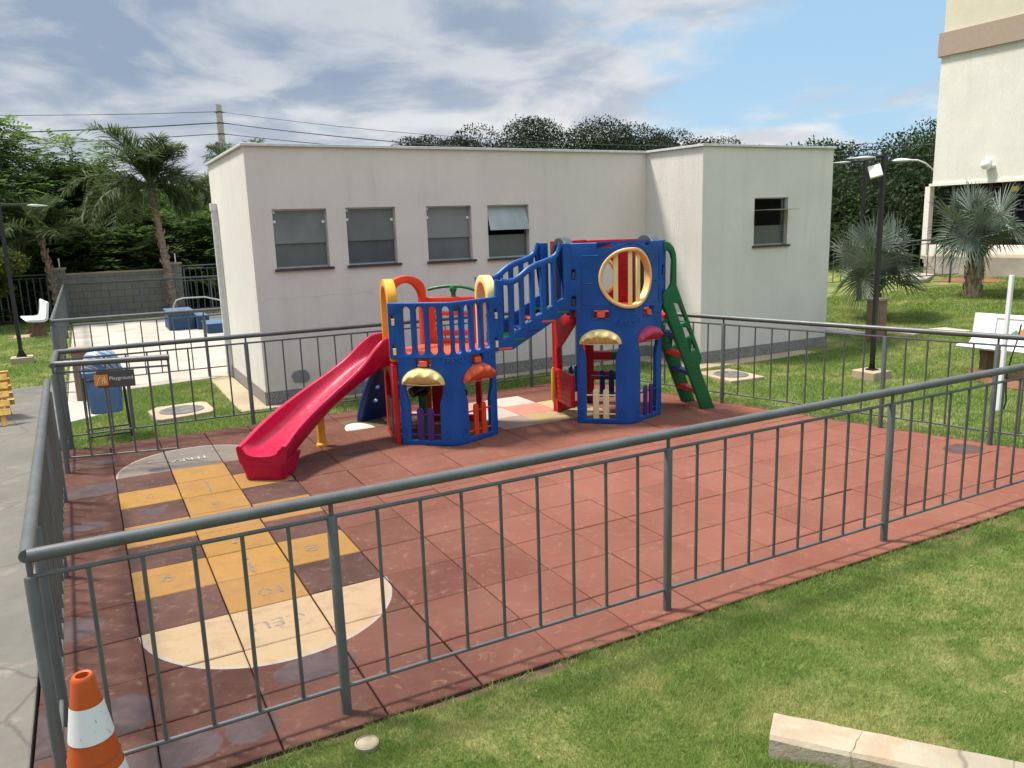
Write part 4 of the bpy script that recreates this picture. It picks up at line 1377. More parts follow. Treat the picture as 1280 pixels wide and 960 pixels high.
# red half door with yellow hinge post under the bridge
fnd, Ld, dd_, nd_ = face_fn(Q2, 199, 139)
mb = MB(); mb.mesh(plate([(0.03, 0.17), (Ld - 0.10, 0.17), (Ld - 0.10, 0.56), (0.03, 0.56)], (), 0.05, 0.01), lambda q: fnd(Vector((q.x, q.y, q.z + 0.02))))
for zz in (0.23, 0.29, 0.35, 0.41, 0.47):
    mb.tube([fnd(Vector((0.06, zz, 0.021))), fnd(Vector((Ld - 0.14, zz, 0.021)))], 0.006, 6)
dr = mb.build('half_door', M['red'], PLAY)
mb = MB(); mb.tube([fnd(Vector((Ld - 0.12, z, 0.05))) for z in (0.14, 0.19, 0.52, 0.58)], [0.012, 0.027, 0.027, 0.012], 12)
mb.build('hinge_post', M['yellow'], dr)
mb = MB(); mb.mesh(plate([(Ld - 0.095, 0), (Ld, 0), (Ld, 1.24), (0.06, 1.24), (0.06, 1.16)] + [(0.06 + (Ld - 0.155) * (1 - math.cos(q)), 0.78 + 0.36 * math.sin(math.pi / 2 + q * 0.999) if False else 0.80 + 0.34 * math.cos(q)) for q in np.linspace(0.15, math.pi / 2, 10)], (), 0.06, 0.01), lambda q: fnd(Vector((q.x, q.y, q.z - 0.01))))
mb.build('lower_panel', M['red'], PLAY)

# green ladder on the right
def ladder():
    v2, v3 = hv(Q2, 319), hv(Q2, 19)
    d = Vector((math.cos(rad(349)), math.sin(rad(349)), 0)); nn = Vector((-d.y, d.x, 0))
    out = [(0.0, 2.055), (0.05, 2.052), (0.09, 2.03), (0.13, 1.985), (0.158, 1.92), (0.170, 1.84), (0.174, 1.54), (0.235, 1.39), (0.522, 0.66), (0.520, 0.61), (0.498, 0.555), (0.508, 0.50), (0.715, 0.0), (0.530, 0.0), (0.03, 1.24), (0.0, 1.30), (0.0, 1.46), (0.06, 1.495), (0.105, 1.56), (0.112, 1.84), (0.098, 1.90), (0.075, 1.935), (0.04, 1.95), (0.0, 1.95)]
    xs = lambda z: 0.452 - (z - 0.527) / 2.46
    xr = lambda z: 0.518 - (z - 0.649) / 2.53 - 0.045
    holes = []
    for z1, z0 in ((1.33, 1.07), (1.035, 0.90), (0.885, 0.72)):
        holes.append([(xs(z0) + 0.003, z0), (xr(z0), z0 + 0.03), (xr(z1) + 0.004, z1 - 0.012), (xs(z1) + 0.012, z1)])
    for off, w_ in ((0.03, 1), (0.505, 1)):
        mb = MB(); mb.mesh(plate(out, holes, 0.055, 0.012), lambda q: v2 + d * q.x + nn * (q.z + off + 0.0) + Vector((0, 0, q.y)))
        for z in (0.16, 0.36, 0.56, 0.80, 1.05, 1.27):
            x = 0.53 - z / 2.47 + 0.095
            c = v2 + d * x + nn * (off - 0.056) + Vector((0, 0, z))
            mb.tube([c - d * 0.035, c + d * 0.035], 0.006, 6)
        mb.build('ladder_side', M['green'], PLAY)
    for z, mm in ((0.22, M['red']), (0.45, M['navy']), (0.68, M['red']), (0.93, M['navy']), (1.16, M['red'])):
        x = 0.53 - z / 2.47 + 0.075
        c = v2 + d * x + nn * 0.24 + Vector((0, 0, z))
        M4 = Matrix.Translation(c) @ Matrix.Rotation(rad(349), 4, 'Z')
        mb = MB(); mb.box(None, (0.13, 0.425, 0.055), M4=M4)
        mb.build('rung', mm, PLAY, smooth=False, bevel=0.014)
ladder()
# ------------------------------------------------------------------ small objects
def cone():
    x, y = -0.222, -5.74
    z0 = 0.012
    t = thing('traffic_cone', 'orange and white traffic cone with scuffed bands in front of the fence corner', 'traffic cone', (x, y, z0))
    mb = MB(); mb.prism(rrect(x - 0.20, y - 0.20, x + 0.20, y + 0.20, 0.05), z0, z0 + 0.03)
    org = plastic('cone_orange', (0.42, 0.070, 0.011), 0.5, 0.25)
    mb.build('base', org, t, bevel=0.005)
    R = lambda z: 0.150 - (0.150 - 0.0375) * z / 0.715
    prof = [(R(0.03) + 0.012, 0.03), (R(0.045), 0.045)] + [(R(z), z) for z in np.linspace(0.06, 0.700, 12)] + [(R(0.715) - 0.001, 0.712), (R(0.715) - 0.006, 0.717), (R(0.715) - 0.014, 0.714), (0.020, 0.68), (0.020, 0.55)]
    mb = MB(); mb.lathe(prof, (x, y, z0), 40); mb.f.pop()
    mb.mi.pop()
    mb.build('body', org, t)
    n = NT('cone_white')
    p = n.pos()
    m = n.rng(n.noise(p, 20, 8, 0.75, 1.6, (1, 1, 0.5)), 0.57, 0.64)
    n.base(n.mix(n.math('MULTIPLY', m, 0.8), (0.60, 0.59, 0.57), (0.14, 0.12, 0.12))); n.rough(0.45)
    n.bump(n.noise(p, 30, 4, 0.6), 0.2, 0.003)
    for a, b in ((0.47, 0.605), (0.20, 0.345)):
        mb = MB(); mb.lathe([(R(z) + 0.0022, z) for z in np.linspace(a, b, 6)], (x, y, z0), 40)
        mb.f = mb.f[:-2]; mb.mi = mb.mi[:-2]
        mb.build('reflective_band', n.m, t)
    mb = MB()
    mb.tube([(x + (R(0.39) + 0.0015) * math.cos(a), y + (R(0.39) + 0.0015) * math.sin(a), z0 + 0.39) for a in np.linspace(0, 2 * math.pi, 41)], 0.0016, 5, cap=False)
    mb.build('seam', flat('cone_seam', (0.22, 0.05, 0.015), 0.7), t)
cone()

def litter_bin():
    x, y = 0.02, 1.50
    t = thing('litter_bin', 'light blue plastic litter bin with striped dome lid on a black steel frame', 'litter bin', (x, y, 0))
    def rr(s, z): return [(px, py, z) for px, py in rrect(x - s, y - s * 0.86, x + s, y + s * 0.86, s * 0.35, 5)]
    lv = [(0.150, 0.29), (0.170, 0.30), (0.200, 0.76), (0.193, 0.77), (0.165, 0.36)]
    vs = [q for s, z in lv for q in rr(s, z)]
    k = len(rr(1, 0)); fs = []
    for i in range(len(lv) - 1): fs += [(i * k + j, i * k + (j + 1) % k, (i + 1) * k + (j + 1) % k, (i + 1) * k + j) for j in range(k)]
    fs += [tuple(range(k)), tuple(range((len(lv) - 1) * k, len(lv) * k))]
    MB().add(vs, fs).build('body', M['binblue'], t)
    lv = [(0.215, 0.755), (0.222, 0.785), (0.212, 0.80)]
    vs = [q for s, z in lv for q in rr(s, z)]; fs = []
    for i in range(len(lv) - 1): fs += [(i * k + j, i * k + (j + 1) % k, (i + 1) * k + (j + 1) % k, (i + 1) * k + j) for j in range(k)]
    MB().add(vs, fs).build('rim', plastic('bin_rim', (0.16, 0.27, 0.40), 0.45), t)
    n = NT('striped_lid')
    p = n.obj()
    w = n.nd('ShaderNodeTexWave', wave_type='BANDS', bands_direction='DIAGONAL')
    w.inputs['Scale'].default_value = 2.6; w.inputs['Distortion'].default_value = 2.2; w.inputs['Detail'].default_value = 1.5
    n.L.new(p, w.inputs['Vector'])
    cr = n.nd('ShaderNodeValToRGB'); cr.color_ramp.interpolation = 'CONSTANT'
    cols = [(0.0, (0.06, 0.17, 0.33)), (0.25, (0.52, 0.50, 0.47)), (0.42, (0.36, 0.10, 0.10)), (0.58, (0.10, 0.30, 0.38)), (0.78, (0.55, 0.53, 0.50)), (0.9, (0.08, 0.15, 0.28))]
    e = cr.color_ramp.elements
    e[0].position, e[0].color = cols[0][0], (*cols[0][1], 1); e[1].position, e[1].color = cols[1][0], (*cols[1][1], 1)
    for q, c in cols[2:]:
        z = e.new(q); z.color = (*c, 1)
    n.L.new(w.outputs['Fac'], cr.inputs[0]); n.base(cr.outputs[0]); n.rough(0.35)
    mb = MB()
    mb.lathe([(0.208, 0.80), (0.206, 0.87), (0.182, 0.945), (0.135, 1.0), (0.07, 1.03), (0.0, 1.036)], (x, y, 0), 32, sy=0.86)
    mb.build('dome_lid', n.m, t)
    fr = MB()
    for sx in (-1, 1):
        for sy in (-1, 1):
            fr.tube([(x + sx * 0.205, y + sy * 0.19, 0.74), (x + sx * 0.225, y + sy * 0.21, 0.0)], 0.011, 8)
    for z, s in ((0.70, 0.206), (0.05, 0.222)):
        for a, b in (((-1, -1), (1, -1)), ((1, -1), (1, 1)), ((1, 1), (-1, 1)), ((-1, 1), (-1, -1))):
            fr.tube([(x + a[0] * s, y + a[1] * s, z), (x + b[0] * s, y + b[1] * s, z)], 0.010, 8)
    fr.build('frame', M['black'], t)
litter_bin()

def utility_box(x, y, h, w, label):
    z = gz(x, y) if x > 5 else -0.01
    t = thing('utility_pillar', label, 'utility pillar', (x, y, z))
    mb = MB(); mb.box((x, y, z + h / 2 - 0.02), (w, w, h)); mb.build('body', M['brown'], t, smooth=False, bevel=0.012)
    mb = MB(); mb.box((x, y, z + h - 0.002), (w + 0.05, w + 0.05, 0.045)); mb.build('cap', flat('pillar_cap', (0.27, 0.18, 0.125), 0.7), t, smooth=False, bevel=0.008)
    mb = MB(); mb.box((x - 0.01, y - w / 2 - 0.004, z + h * 0.55), (w * 0.62, 0.012, h * 0.5)); mb.build('door', M['brown'], t, smooth=False, bevel=0.004)
utility_box(-0.20, 4.20, 0.74, 0.26, 'brown square utility pillar on the pale path behind the blue bin')
utility_box(12.12, 0.36, 0.74, 0.24, 'brown square utility pillar on the right lawn beside the silver palm')

def lamp_post(x, y, h, arm, label, flood, block=True, w=0.075, dir_=(-1, 0.0), group=None, plinth_m=None):
    z = gz(x, y)
    t = thing('lamp_post', label, 'lamp post', (x, y, z), group)
    if block:
        b = MB(); b.box((x, y, z + 0.03), (0.38, 0.38, 0.18)); b.build('plinth', M['stone'], t, smooth=False, bevel=0.015)
    zb = z + (0.12 if block else 0.0)
    b = MB(); b.box((x, y, zb + (h - 0.1) / 2), (w, w, h - 0.1)); b.box((x, y, zb + 0.01), (w * 2.4, w * 2.4, 0.02))
    for sx, sy in ((1, 0), (-1, 0), (0, 1), (0, -1)):
        b.add([(x + sx * w * .5 + (0.004 if sx == 0 else 0), y + sy * w * .5 + (0.004 if sy == 0 else 0), zb + 0.02), (x + sx * w * 1.15, y + sy * w * 1.15, zb + 0.02), (x + sx * w * .5, y + sy * w * .5, zb + 0.13),
               (x + sx * w * .5 - (0.004 if sx == 0 else 0), y + sy * w * .5 - (0.004 if sy == 0 else 0), zb + 0.02), (x + sx * w * 1.15, y + sy * w * 1.15 + 0.003, zb + 0.021)], [(0, 1, 2), (3, 4, 2)])
    b.build('pole', M['black'], t, smooth=False)
    top = zb + h - 0.14
    d = Vector((*dir_, 0)).normalized()
    c = Vector((x, y, top))
    b = MB(); b.tube([c, c + d * arm], 0.022, 10); b.build('arm', M['black'], t)
    hd = MB()
    prof = [(-0.02, 0.025), (0.03, 0.035), (0.08, 0.058), (0.16, 0.058), (0.22, 0.040), (0.33, 0.024), (0.36, 0.012)]
    pts = [c + d * (arm + a) + Vector((0, 0, -0.01 - 0.02 * a)) for a, _ in prof]
    hd.tube(pts, [r for _, r in prof], 12, flat_=0.42)
    hd.build('lamp_head', flat('lamp_head_grey', (0.42, 0.43, 0.43), 0.4, 0.3), t)
    if flood:
        fl = MB()
        fc = c + Vector((-0.165, 0.0, -0.20))
        M4 = Matrix.Translation(fc) @ Matrix.Rotation(rad(-48), 4, 'Z') @ Matrix.Rotation(rad(-14), 4, 'Y') @ Matrix.Rotation(rad(62), 4, 'X')
        fl.box(None, (0.16, 0.18, 0.04), M4=M4)
        f = fl.build('floodlight', flat('flood_white', (0.74, 0.72, 0.66), 0.4), t, smooth=False, bevel=0.008)
        br = MB(); br.tube([fc, c + Vector((0, 0, -0.13))], 0.016, 8); br.build('flood_bracket', M['black'], t)
    return t
lamp_post(9.76, -1.40, 3.10, 0.14, 'slim black lamp post with white floodlight beside the right railing', True, True, 0.052, (-0.86, 0.5))
lamp_post(15.8, 3.65, 3.30, 0.35, 'thinner far black lamp post behind the silver palm', False, False, 0.065, (-0.84, 0.54))
lamp_post(-1.27, 9.1, 3.02, 0.50, 'black lamp post on a tan block in the left lawn', False, True, 0.070, (0.92, 0.4))

def street_lamp():
    x, y = 25.1, 7.75
    t = thing('street_lamp', 'curved white street lamp arm reaching out beside the tall building', 'street lamp', (x, y, 0.5))
    mb = MB(); mb.lathe([(0.09, 0), (0.06, 2.6)], (x, y, 0.4), 14); mb.build('pole', M['white'], t)
    p0 = Vector((x, y, 2.85)); d = Vector((-0.84, 0.54, 0))
    pts = [p0 + d * a + Vector((0, 0, b)) for a, b in ((0, 0), (0.25, 0.42), (0.55, 0.78), (0.80, 1.0), (1.05, 1.10), (1.3, 1.11))]
    mb = MB(); mb.tube(pts, 0.03, 8); mb.build('arm', M['white'], t)
    e = pts[-1]
    mb = MB(); mb.tube([e - d * 0.05, e + d * 0.1, e + d * 0.3, e + d * 0.45, e + d * 0.52], [0.05, 0.10, 0.12, 0.09, 0.03], 12, flat_=0.6)
    mb.build('lamp_head', M['white'], t)
street_lamp()

# white terrazzo benches
def bench(x, y, rz, length, label, logo):
    z = gz(x, y)
    t = thing('bench', label, 'bench', (x, y, z))
    R = Matrix.Translation((x, y, z)) @ Matrix.Rotation(rz, 4, 'Z')
    prof_top = [(-0.24, 0.405), (-0.255, 0.43), (-0.235, 0.45), (-0.10, 0.445), (0.06, 0.435), (0.13, 0.445), (0.165, 0.48), (0.19, 0.60), (0.215, 0.76), (0.225, 0.83), (0.245, 0.855), (0.27, 0.845), (0.28, 0.815), (0.265, 0.72), (0.24, 0.57), (0.22, 0.45), (0.18, 0.395), (0.10, 0.375), (-0.10, 0.385)]
    vs, fs = [], []
    n = 5
    xs = [-length / 2, -length / 2 + 0.03, 0, length / 2 - 0.03, length / 2]
    k = len(prof_top)
    cy, cz = 0.0, 0.55
    for i, q in enumerate(xs):
        s = 0.985 if i in (0, 4) else 1
        for a, b in prof_top: vs.append(R @ Vector((q, cy + (a - cy) * s, cz + (b - cz) * s)))
    for i in range(n - 1): fs += [(i * k + j, i * k + (j + 1) % k, (i + 1) * k + (j + 1) % k, (i + 1) * k + j) for j in range(k)]
    fs += [tuple(range(k)), tuple(range((n - 1) * k, n * k))]
    st = MB().add(vs, fs).build('seat', M['benchw'], t, ang=50)
    for s in (-1, 1):
        mb = MB()
        mb.mesh(plate([(-0.20, -0.04), (0.20, -0.04), (0.20, 0.06), (0.14, 0.12), (0.13, 0.28), (0.19, 0.40), (-0.17, 0.40), (-0.12, 0.28), (-0.13, 0.12), (-0.20, 0.06)], (), 0.10, 0.012),
                lambda q: R @ Vector((s * (length / 2 - 0.32) + q.z + 0.05, q.x, q.y)))
        mb.build('leg', flat('bench_leg', (0.16, 0.095, 0.06), 0.85, 0, 0.2), t)
    if logo:
        # painted panel with an orange and a green triangle on the backrest front
        def bk(u, v): 
            a = interp(v, [0.48, 0.60, 0.76, 0.83], [0.165, 0.19, 0.215, 0.225])
            return R @ Vector((u, a - 0.004, v))
        mb = MB()
        fr = [(-0.42, 0.55), (-0.42, 0.80), (0.42, 0.80), (0.42, 0.55)]
        mb.tube([bk(*q) for q in fr + fr[:1]], 0.006, 6)
        mb.build('frame_line', flat('logo_grey', (0.35, 0.35, 0.34), 0.6), st)
        def tri(poly, m_, nm):
            b = MB(); vs = [bk(*q) for q in poly]; off = (R.to_3x3() @ Vector((0, -0.003, 0)))
            k = len(poly)
            b.add([v + off for v in vs] + [v + off * 2 for v in vs], [tuple(range(k)), tuple(range(k, 2 * k))] + [(i, (i + 1) % k, k + (i + 1) % k, k + i) for i in range(k)])
            b.build(nm, m_, st, smooth=False)
        tri([(-0.16, 0.60), (0.02, 0.61), (0.04, 0.76)], flat('logo_orange', (0.66, 0.17, 0.03), 0.6), 'emblem')
        tri([(-0.24, 0.565), (-0.15, 0.66), (-0.10, 0.60)], flat('logo_green', (0.10, 0.20, 0.12), 0.6), 'emblem')
        tri([(0.06, 0.60), (0.22, 0.60), (0.05, 0.70)], flat('logo_orange', (0.66, 0.17, 0.03), 0.6), 'emblem')
    return t
bench(11.02, -2.72, rad(-84), 1.45, 'white terrazzo bench with orange and green emblem on its back, right lawn', True)
bench(-1.22, 14.2, rad(-82), 1.5, 'plain white bench seen from its end in the left lawn', False)

def white_pole():
    x, y = 9.19, -3.55
    t = thing('post_with_cable', 'thin white painted metal post with black cable behind the right railing', 'post', (x, y, -0.02))
    d = Vector((0.035, 0.0, 1))
    mb = MB(); mb.box(None, (0.043, 0.043, 1.58), M4=Matrix.Translation((x + 0.01, y, 0.77)) @ Matrix.Rotation(rad(1.5), 4, 'Y'))
    n = NT('peeling_white')
    p = n.pos(); m = n.rng(n.noise(p, 22, 7, 0.7, 0.5, (1, 1, 0.3)), 0.60, 0.68)
    n.base(n.mix(n.math('MULTIPLY', m, 0.6), (0.70, 0.70, 0.69), (0.2, 0.17, 0.14))); n.rough(0.6)
    mb.build('pole', n.m, t, smooth=False, bevel=0.004)
    mb = MB(); mb.tube([(x + 0.05, y - 0.03, 0.0), (x + 0.09, y - 0.03, 0.10), (x + 0.06, y - 0.035, 0.2), (x + 0.045, y - 0.035, 0.4), (x + 0.10, y - 0.04, 0.62), (x + 0.19, y - 0.04, 0.82), (x + 0.25, y - 0.03, 0.98)], 0.010, 6)
    mb.build('cable', M['black'], t)
white_pole()

def yellow_trestle():
    x, y = -1.42, 3.3
    t = thing('yellow_barrier', 'yellow wooden slatted A-frame barrier on the concrete pavement at the left edge', 'barrier', (x, y, -0.01))
    ym = flat('yellow_boards', (0.60, 0.34, 0.065), 0.7, 0, 0.25)
    for s in (-1, 1):
        for e in (-1, 1):
            mb = MB(); mb.tube([(x + e * 0.28, y + s * 0.42, -0.01), (x + e * 0.22, y + s * 0.10, 0.62)], 0.026, 4)
            mb.build('leg', ym, t, smooth=False)
    for k in range(5):
        a = 0.16 + 0.105 * k
        for s in (-1, 1):
            mb = MB(); yy = y + s * (0.42 - 0.32 * a / 0.62)
            mb.box(None, (0.72, 0.022, 0.085), M4=Matrix.Translation((x, yy + s * 0.03, a)) @ Matrix.Rotation(rad(27 * s), 4, 'X'))
            mb.build('board', ym, t, smooth=False, bevel=0.004)
yellow_trestle()

# blue gym steps on the court and the bent rail behind them
def block_step(x0, x1, y0, y1, h, label):
    mb = MB(); mb.prism([(x0, y0), (x1, y0 + 0.02), (x1, y1), (x0, y1)], -0.01, h)
    n = flat('blue_step_' + str(h), (0.018, 0.055, 0.12), 0.75, 0, 0.2)
    t = thing('exercise_step', label, 'exercise step', ((x0 + x1) / 2, (y0 + y1) / 2, -0.01), 'blue exercise steps on the court')
    mb.build('body', n, t, smooth=False, bevel=0.01)
    mb = MB(); mb.prism([(x0 - .01, y0 - .01), (x1 + .01, y0 + 0.01), (x1 + .01, y1), (x0 - .01, y1)], h, h + 0.022)
    mb.build('tread', flat('step_tread', (0.05, 0.10, 0.17), 0.7), t, smooth=False, bevel=0.005)
block_step(1.70, 2.31, 12.45, 13.6, 0.44, 'tallest blue exercise step block on the pale court')
block_step(2.33, 2.62, 12.2, 13.3, 0.30, 'middle height blue exercise step block on the pale court')
block_step(2.42, 3.1, 11.15, 12.1, 0.20, 'lowest blue exercise step block next to the building corner')
mb = MB()
mb.tube([(2.05, 15.0, -0.01), (2.08, 15.0, 0.42), (2.16, 15.0, 0.55), (2.35, 15.0, 0.60), (2.9, 14.9, 0.60), (3.25, 14.8, 0.50), (3.7, 14.7, 0.30), (4.0, 14.7, -0.01)], 0.022, 10)
tag(mb.build('exercise_rail', flat('galvanised', (0.50, 0.50, 0.48), 0.35, 0.5)), 'bent pale metal rail standing behind the blue exercise steps', 'exercise rail')

# block wall with two pillars and perimeter fence at the far left
def block_wall():
    t = thing('block_wall', 'grey concrete block wall with a pillar at each end beyond the court', 'wall', (0.95, 17.6, -0.03))
    x = (-0.62, 2.46); y = 17.45
    n = NT('block_masonry')
    p = n.pos()
    br = n.nd('ShaderNodeTexBrick')
    m = n.nd('ShaderNodeMapping'); n.put(m.inputs[0], p); m.inputs['Rotation'].default_value = (rad(90), 0, 0); n.L.new(m.outputs[0], br.inputs['Vector'])
    br.inputs['Scale'].default_value = 1.0; br.inputs['Brick Width'].default_value = 0.40; br.inputs['Row Height'].default_value = 0.20; br.inputs['Mortar Size'].default_value = 0.009
    br.inputs['Color1'].default_value = (0.20, 0.19, 0.16, 1); br.inputs['Color2'].default_value = (0.165, 0.16, 0.135, 1); br.inputs['Mortar'].default_value = (0.085, 0.08, 0.07, 1)
    a = n.rng(n.noise(p, 3, 6, 0.65), 0.35, 0.7, 0.0, 0.4)
    n.base(n.mix(a, br.outputs['Color'], (0.12, 0.115, 0.095))); n.rough(0.95); n.bump(br.outputs['Fac'], -0.4, 0.01)
    mb = MB(); mb.box(((x[0] + x[1]) / 2, y, 0.62), (x[1] - x[0] - 0.30, 0.14, 1.36)); mb.build('wall', n.m, t, smooth=False)
    mb = MB(); mb.box(((x[0] + x[1]) / 2, y, 1.32), (x[1] - x[0] - 0.30, 0.19, 0.045)); mb.build('coping', M['stone'], t, smooth=False)
    for q in x:
        mb = MB(); mb.box((q, y, 0.71), (0.32, 0.32, 1.54)); pl = mb.build('pillar', n.m, t, smooth=False)
        mb = MB(); mb.box((q, y, 1.495), (0.38, 0.38, 0.045)); mb.build('cap', M['stone'], pl, smooth=False)
        mb = MB(); mb.box((q + 0.03, y, 1.64), (0.03, 0.03, 0.28)); mb.build('stake', M['white'], pl, smooth=False)
block_wall()
fence('boundary_fence', 'tall dark bar fence in front of the trees beyond the left lawn', [(-12, 17.5), (-0.8, 17.45)], [0.05 + 2.2 * i for i in range(6)], [12] * 5, h=1.36, rail_r=0.022, post_r=0.032, bar_r=0.016, gap_bottom=0.08)
fence('boundary_fence', 'tall dark bar fence right of the block wall beyond the court', [(2.64, 17.45), (9.6, 17.3)], [0.05 + 2.2 * i for i in range(4)], [12] * 3, h=1.42, rail_r=0.022, post_r=0.032, bar_r=0.013, gap_bottom=0.08)
fence('boundary_fence', 'grey bar fence behind the silver palm on the right', [(12.2, 6.3), (16.2, 5.6), (19.3, 3.5)], [0.05, 2.0, 4.0, 5.9, 7.6], [9, 9, 9, 8], h=1.05, rail_r=0.022, zf=lambda x, y: gz(x, y) + 0.12, bar_r=0.011)

# utility pole and wires
def utility_pole():
    x, y = 5.25, 24.05
    t = thing('utility_pole', 'tall pale concrete utility pole behind the left end of the building', 'utility pole', (x, y, 0))
    mb = MB(); mb.lathe([(0.17, -0.1), (0.115, 7.12), (0.0, 7.13)], (x, y, 0), 18); mb.build('pole', flat('pole_concrete', (0.46, 0.40, 0.30), 0.9, 0, 0.15), t)
    for z in (6.85, 6.45, 6.05):
        mb = MB(); mb.lathe([(0.135, -0.02), (0.135, 0.02)], (x, y, z), 14); mb.tube([(x - 0.20, y, z), (x + 0.20, y, z)], 0.018, 6); mb.build('bracket', M['greyp'], t)
    mb = MB(); mb.lathe([(0.02, -0.12), (0.07, -0.08), (0.075, 0.06), (0.03, 0.12)], (x - 0.19, y - 0.02, 5.65), 12); mb.build('junction_case', M['greyp'], t)
utility_pole()
def wire(name_label, p, q, sag, r=0.014):
    p, q = Vector(p), Vector(q)
    pts = [p.lerp(q, i / 16) - Vector((0, 0, sag * 4 * (i / 16) * (1 - i / 16))) for i in range(17)]
    mb = MB(); mb.tube(pts, r, 5)
    tag(mb.build('overhead_wire', M['greyp']), name_label, 'overhead wire', 'overhead wires')
X, Y = 5.25, 24.05
wire('topmost thin overhead wire left of the utility pole', (X, Y, 6.87), (-30, 42, 10.2), 0.9, 0.011)
wire('middle overhead wire left of the utility pole, the thickest', (X, Y, 6.47), (-30, 42, 8.2), 0.75, 0.022)
wire('lower overhead wire left of the utility pole', (X, Y, 6.07), (-30, 42, 7.6), 0.75, 0.015)
wire('topmost thin overhead wire right of the utility pole', (X, Y, 6.87), (26, 10.5, 4.75), 0.55, 0.010)
wire('middle overhead wire right of the utility pole', (X, Y, 6.47), (26, 10.5, 4.35), 0.50, 0.018)
wire('lowest overhead wire right of the utility pole', (X, Y, 6.07), (26, 10.5, 4.05), 0.42, 0.014)
wire('low pale wire crossing in front of the left trees', (-12, 31, 4.2), (4, 24.2, 4.45), 0.25, 0.016)
wire('upper wire crossing in front of the wooded slope on the right', (9, 29, 4.9), (29, 8.4, 4.75), 0.3, 0.016)
wire('middle wire crossing in front of the wooded slope on the right', (9, 29, 4.5), (29, 8.4, 4.35), 0.3, 0.018)
wire('lowest wire running from the far lamp post to the tall building', (12, 20, 2.9), (24.5, 10, 3.6), 0.2, 0.014)

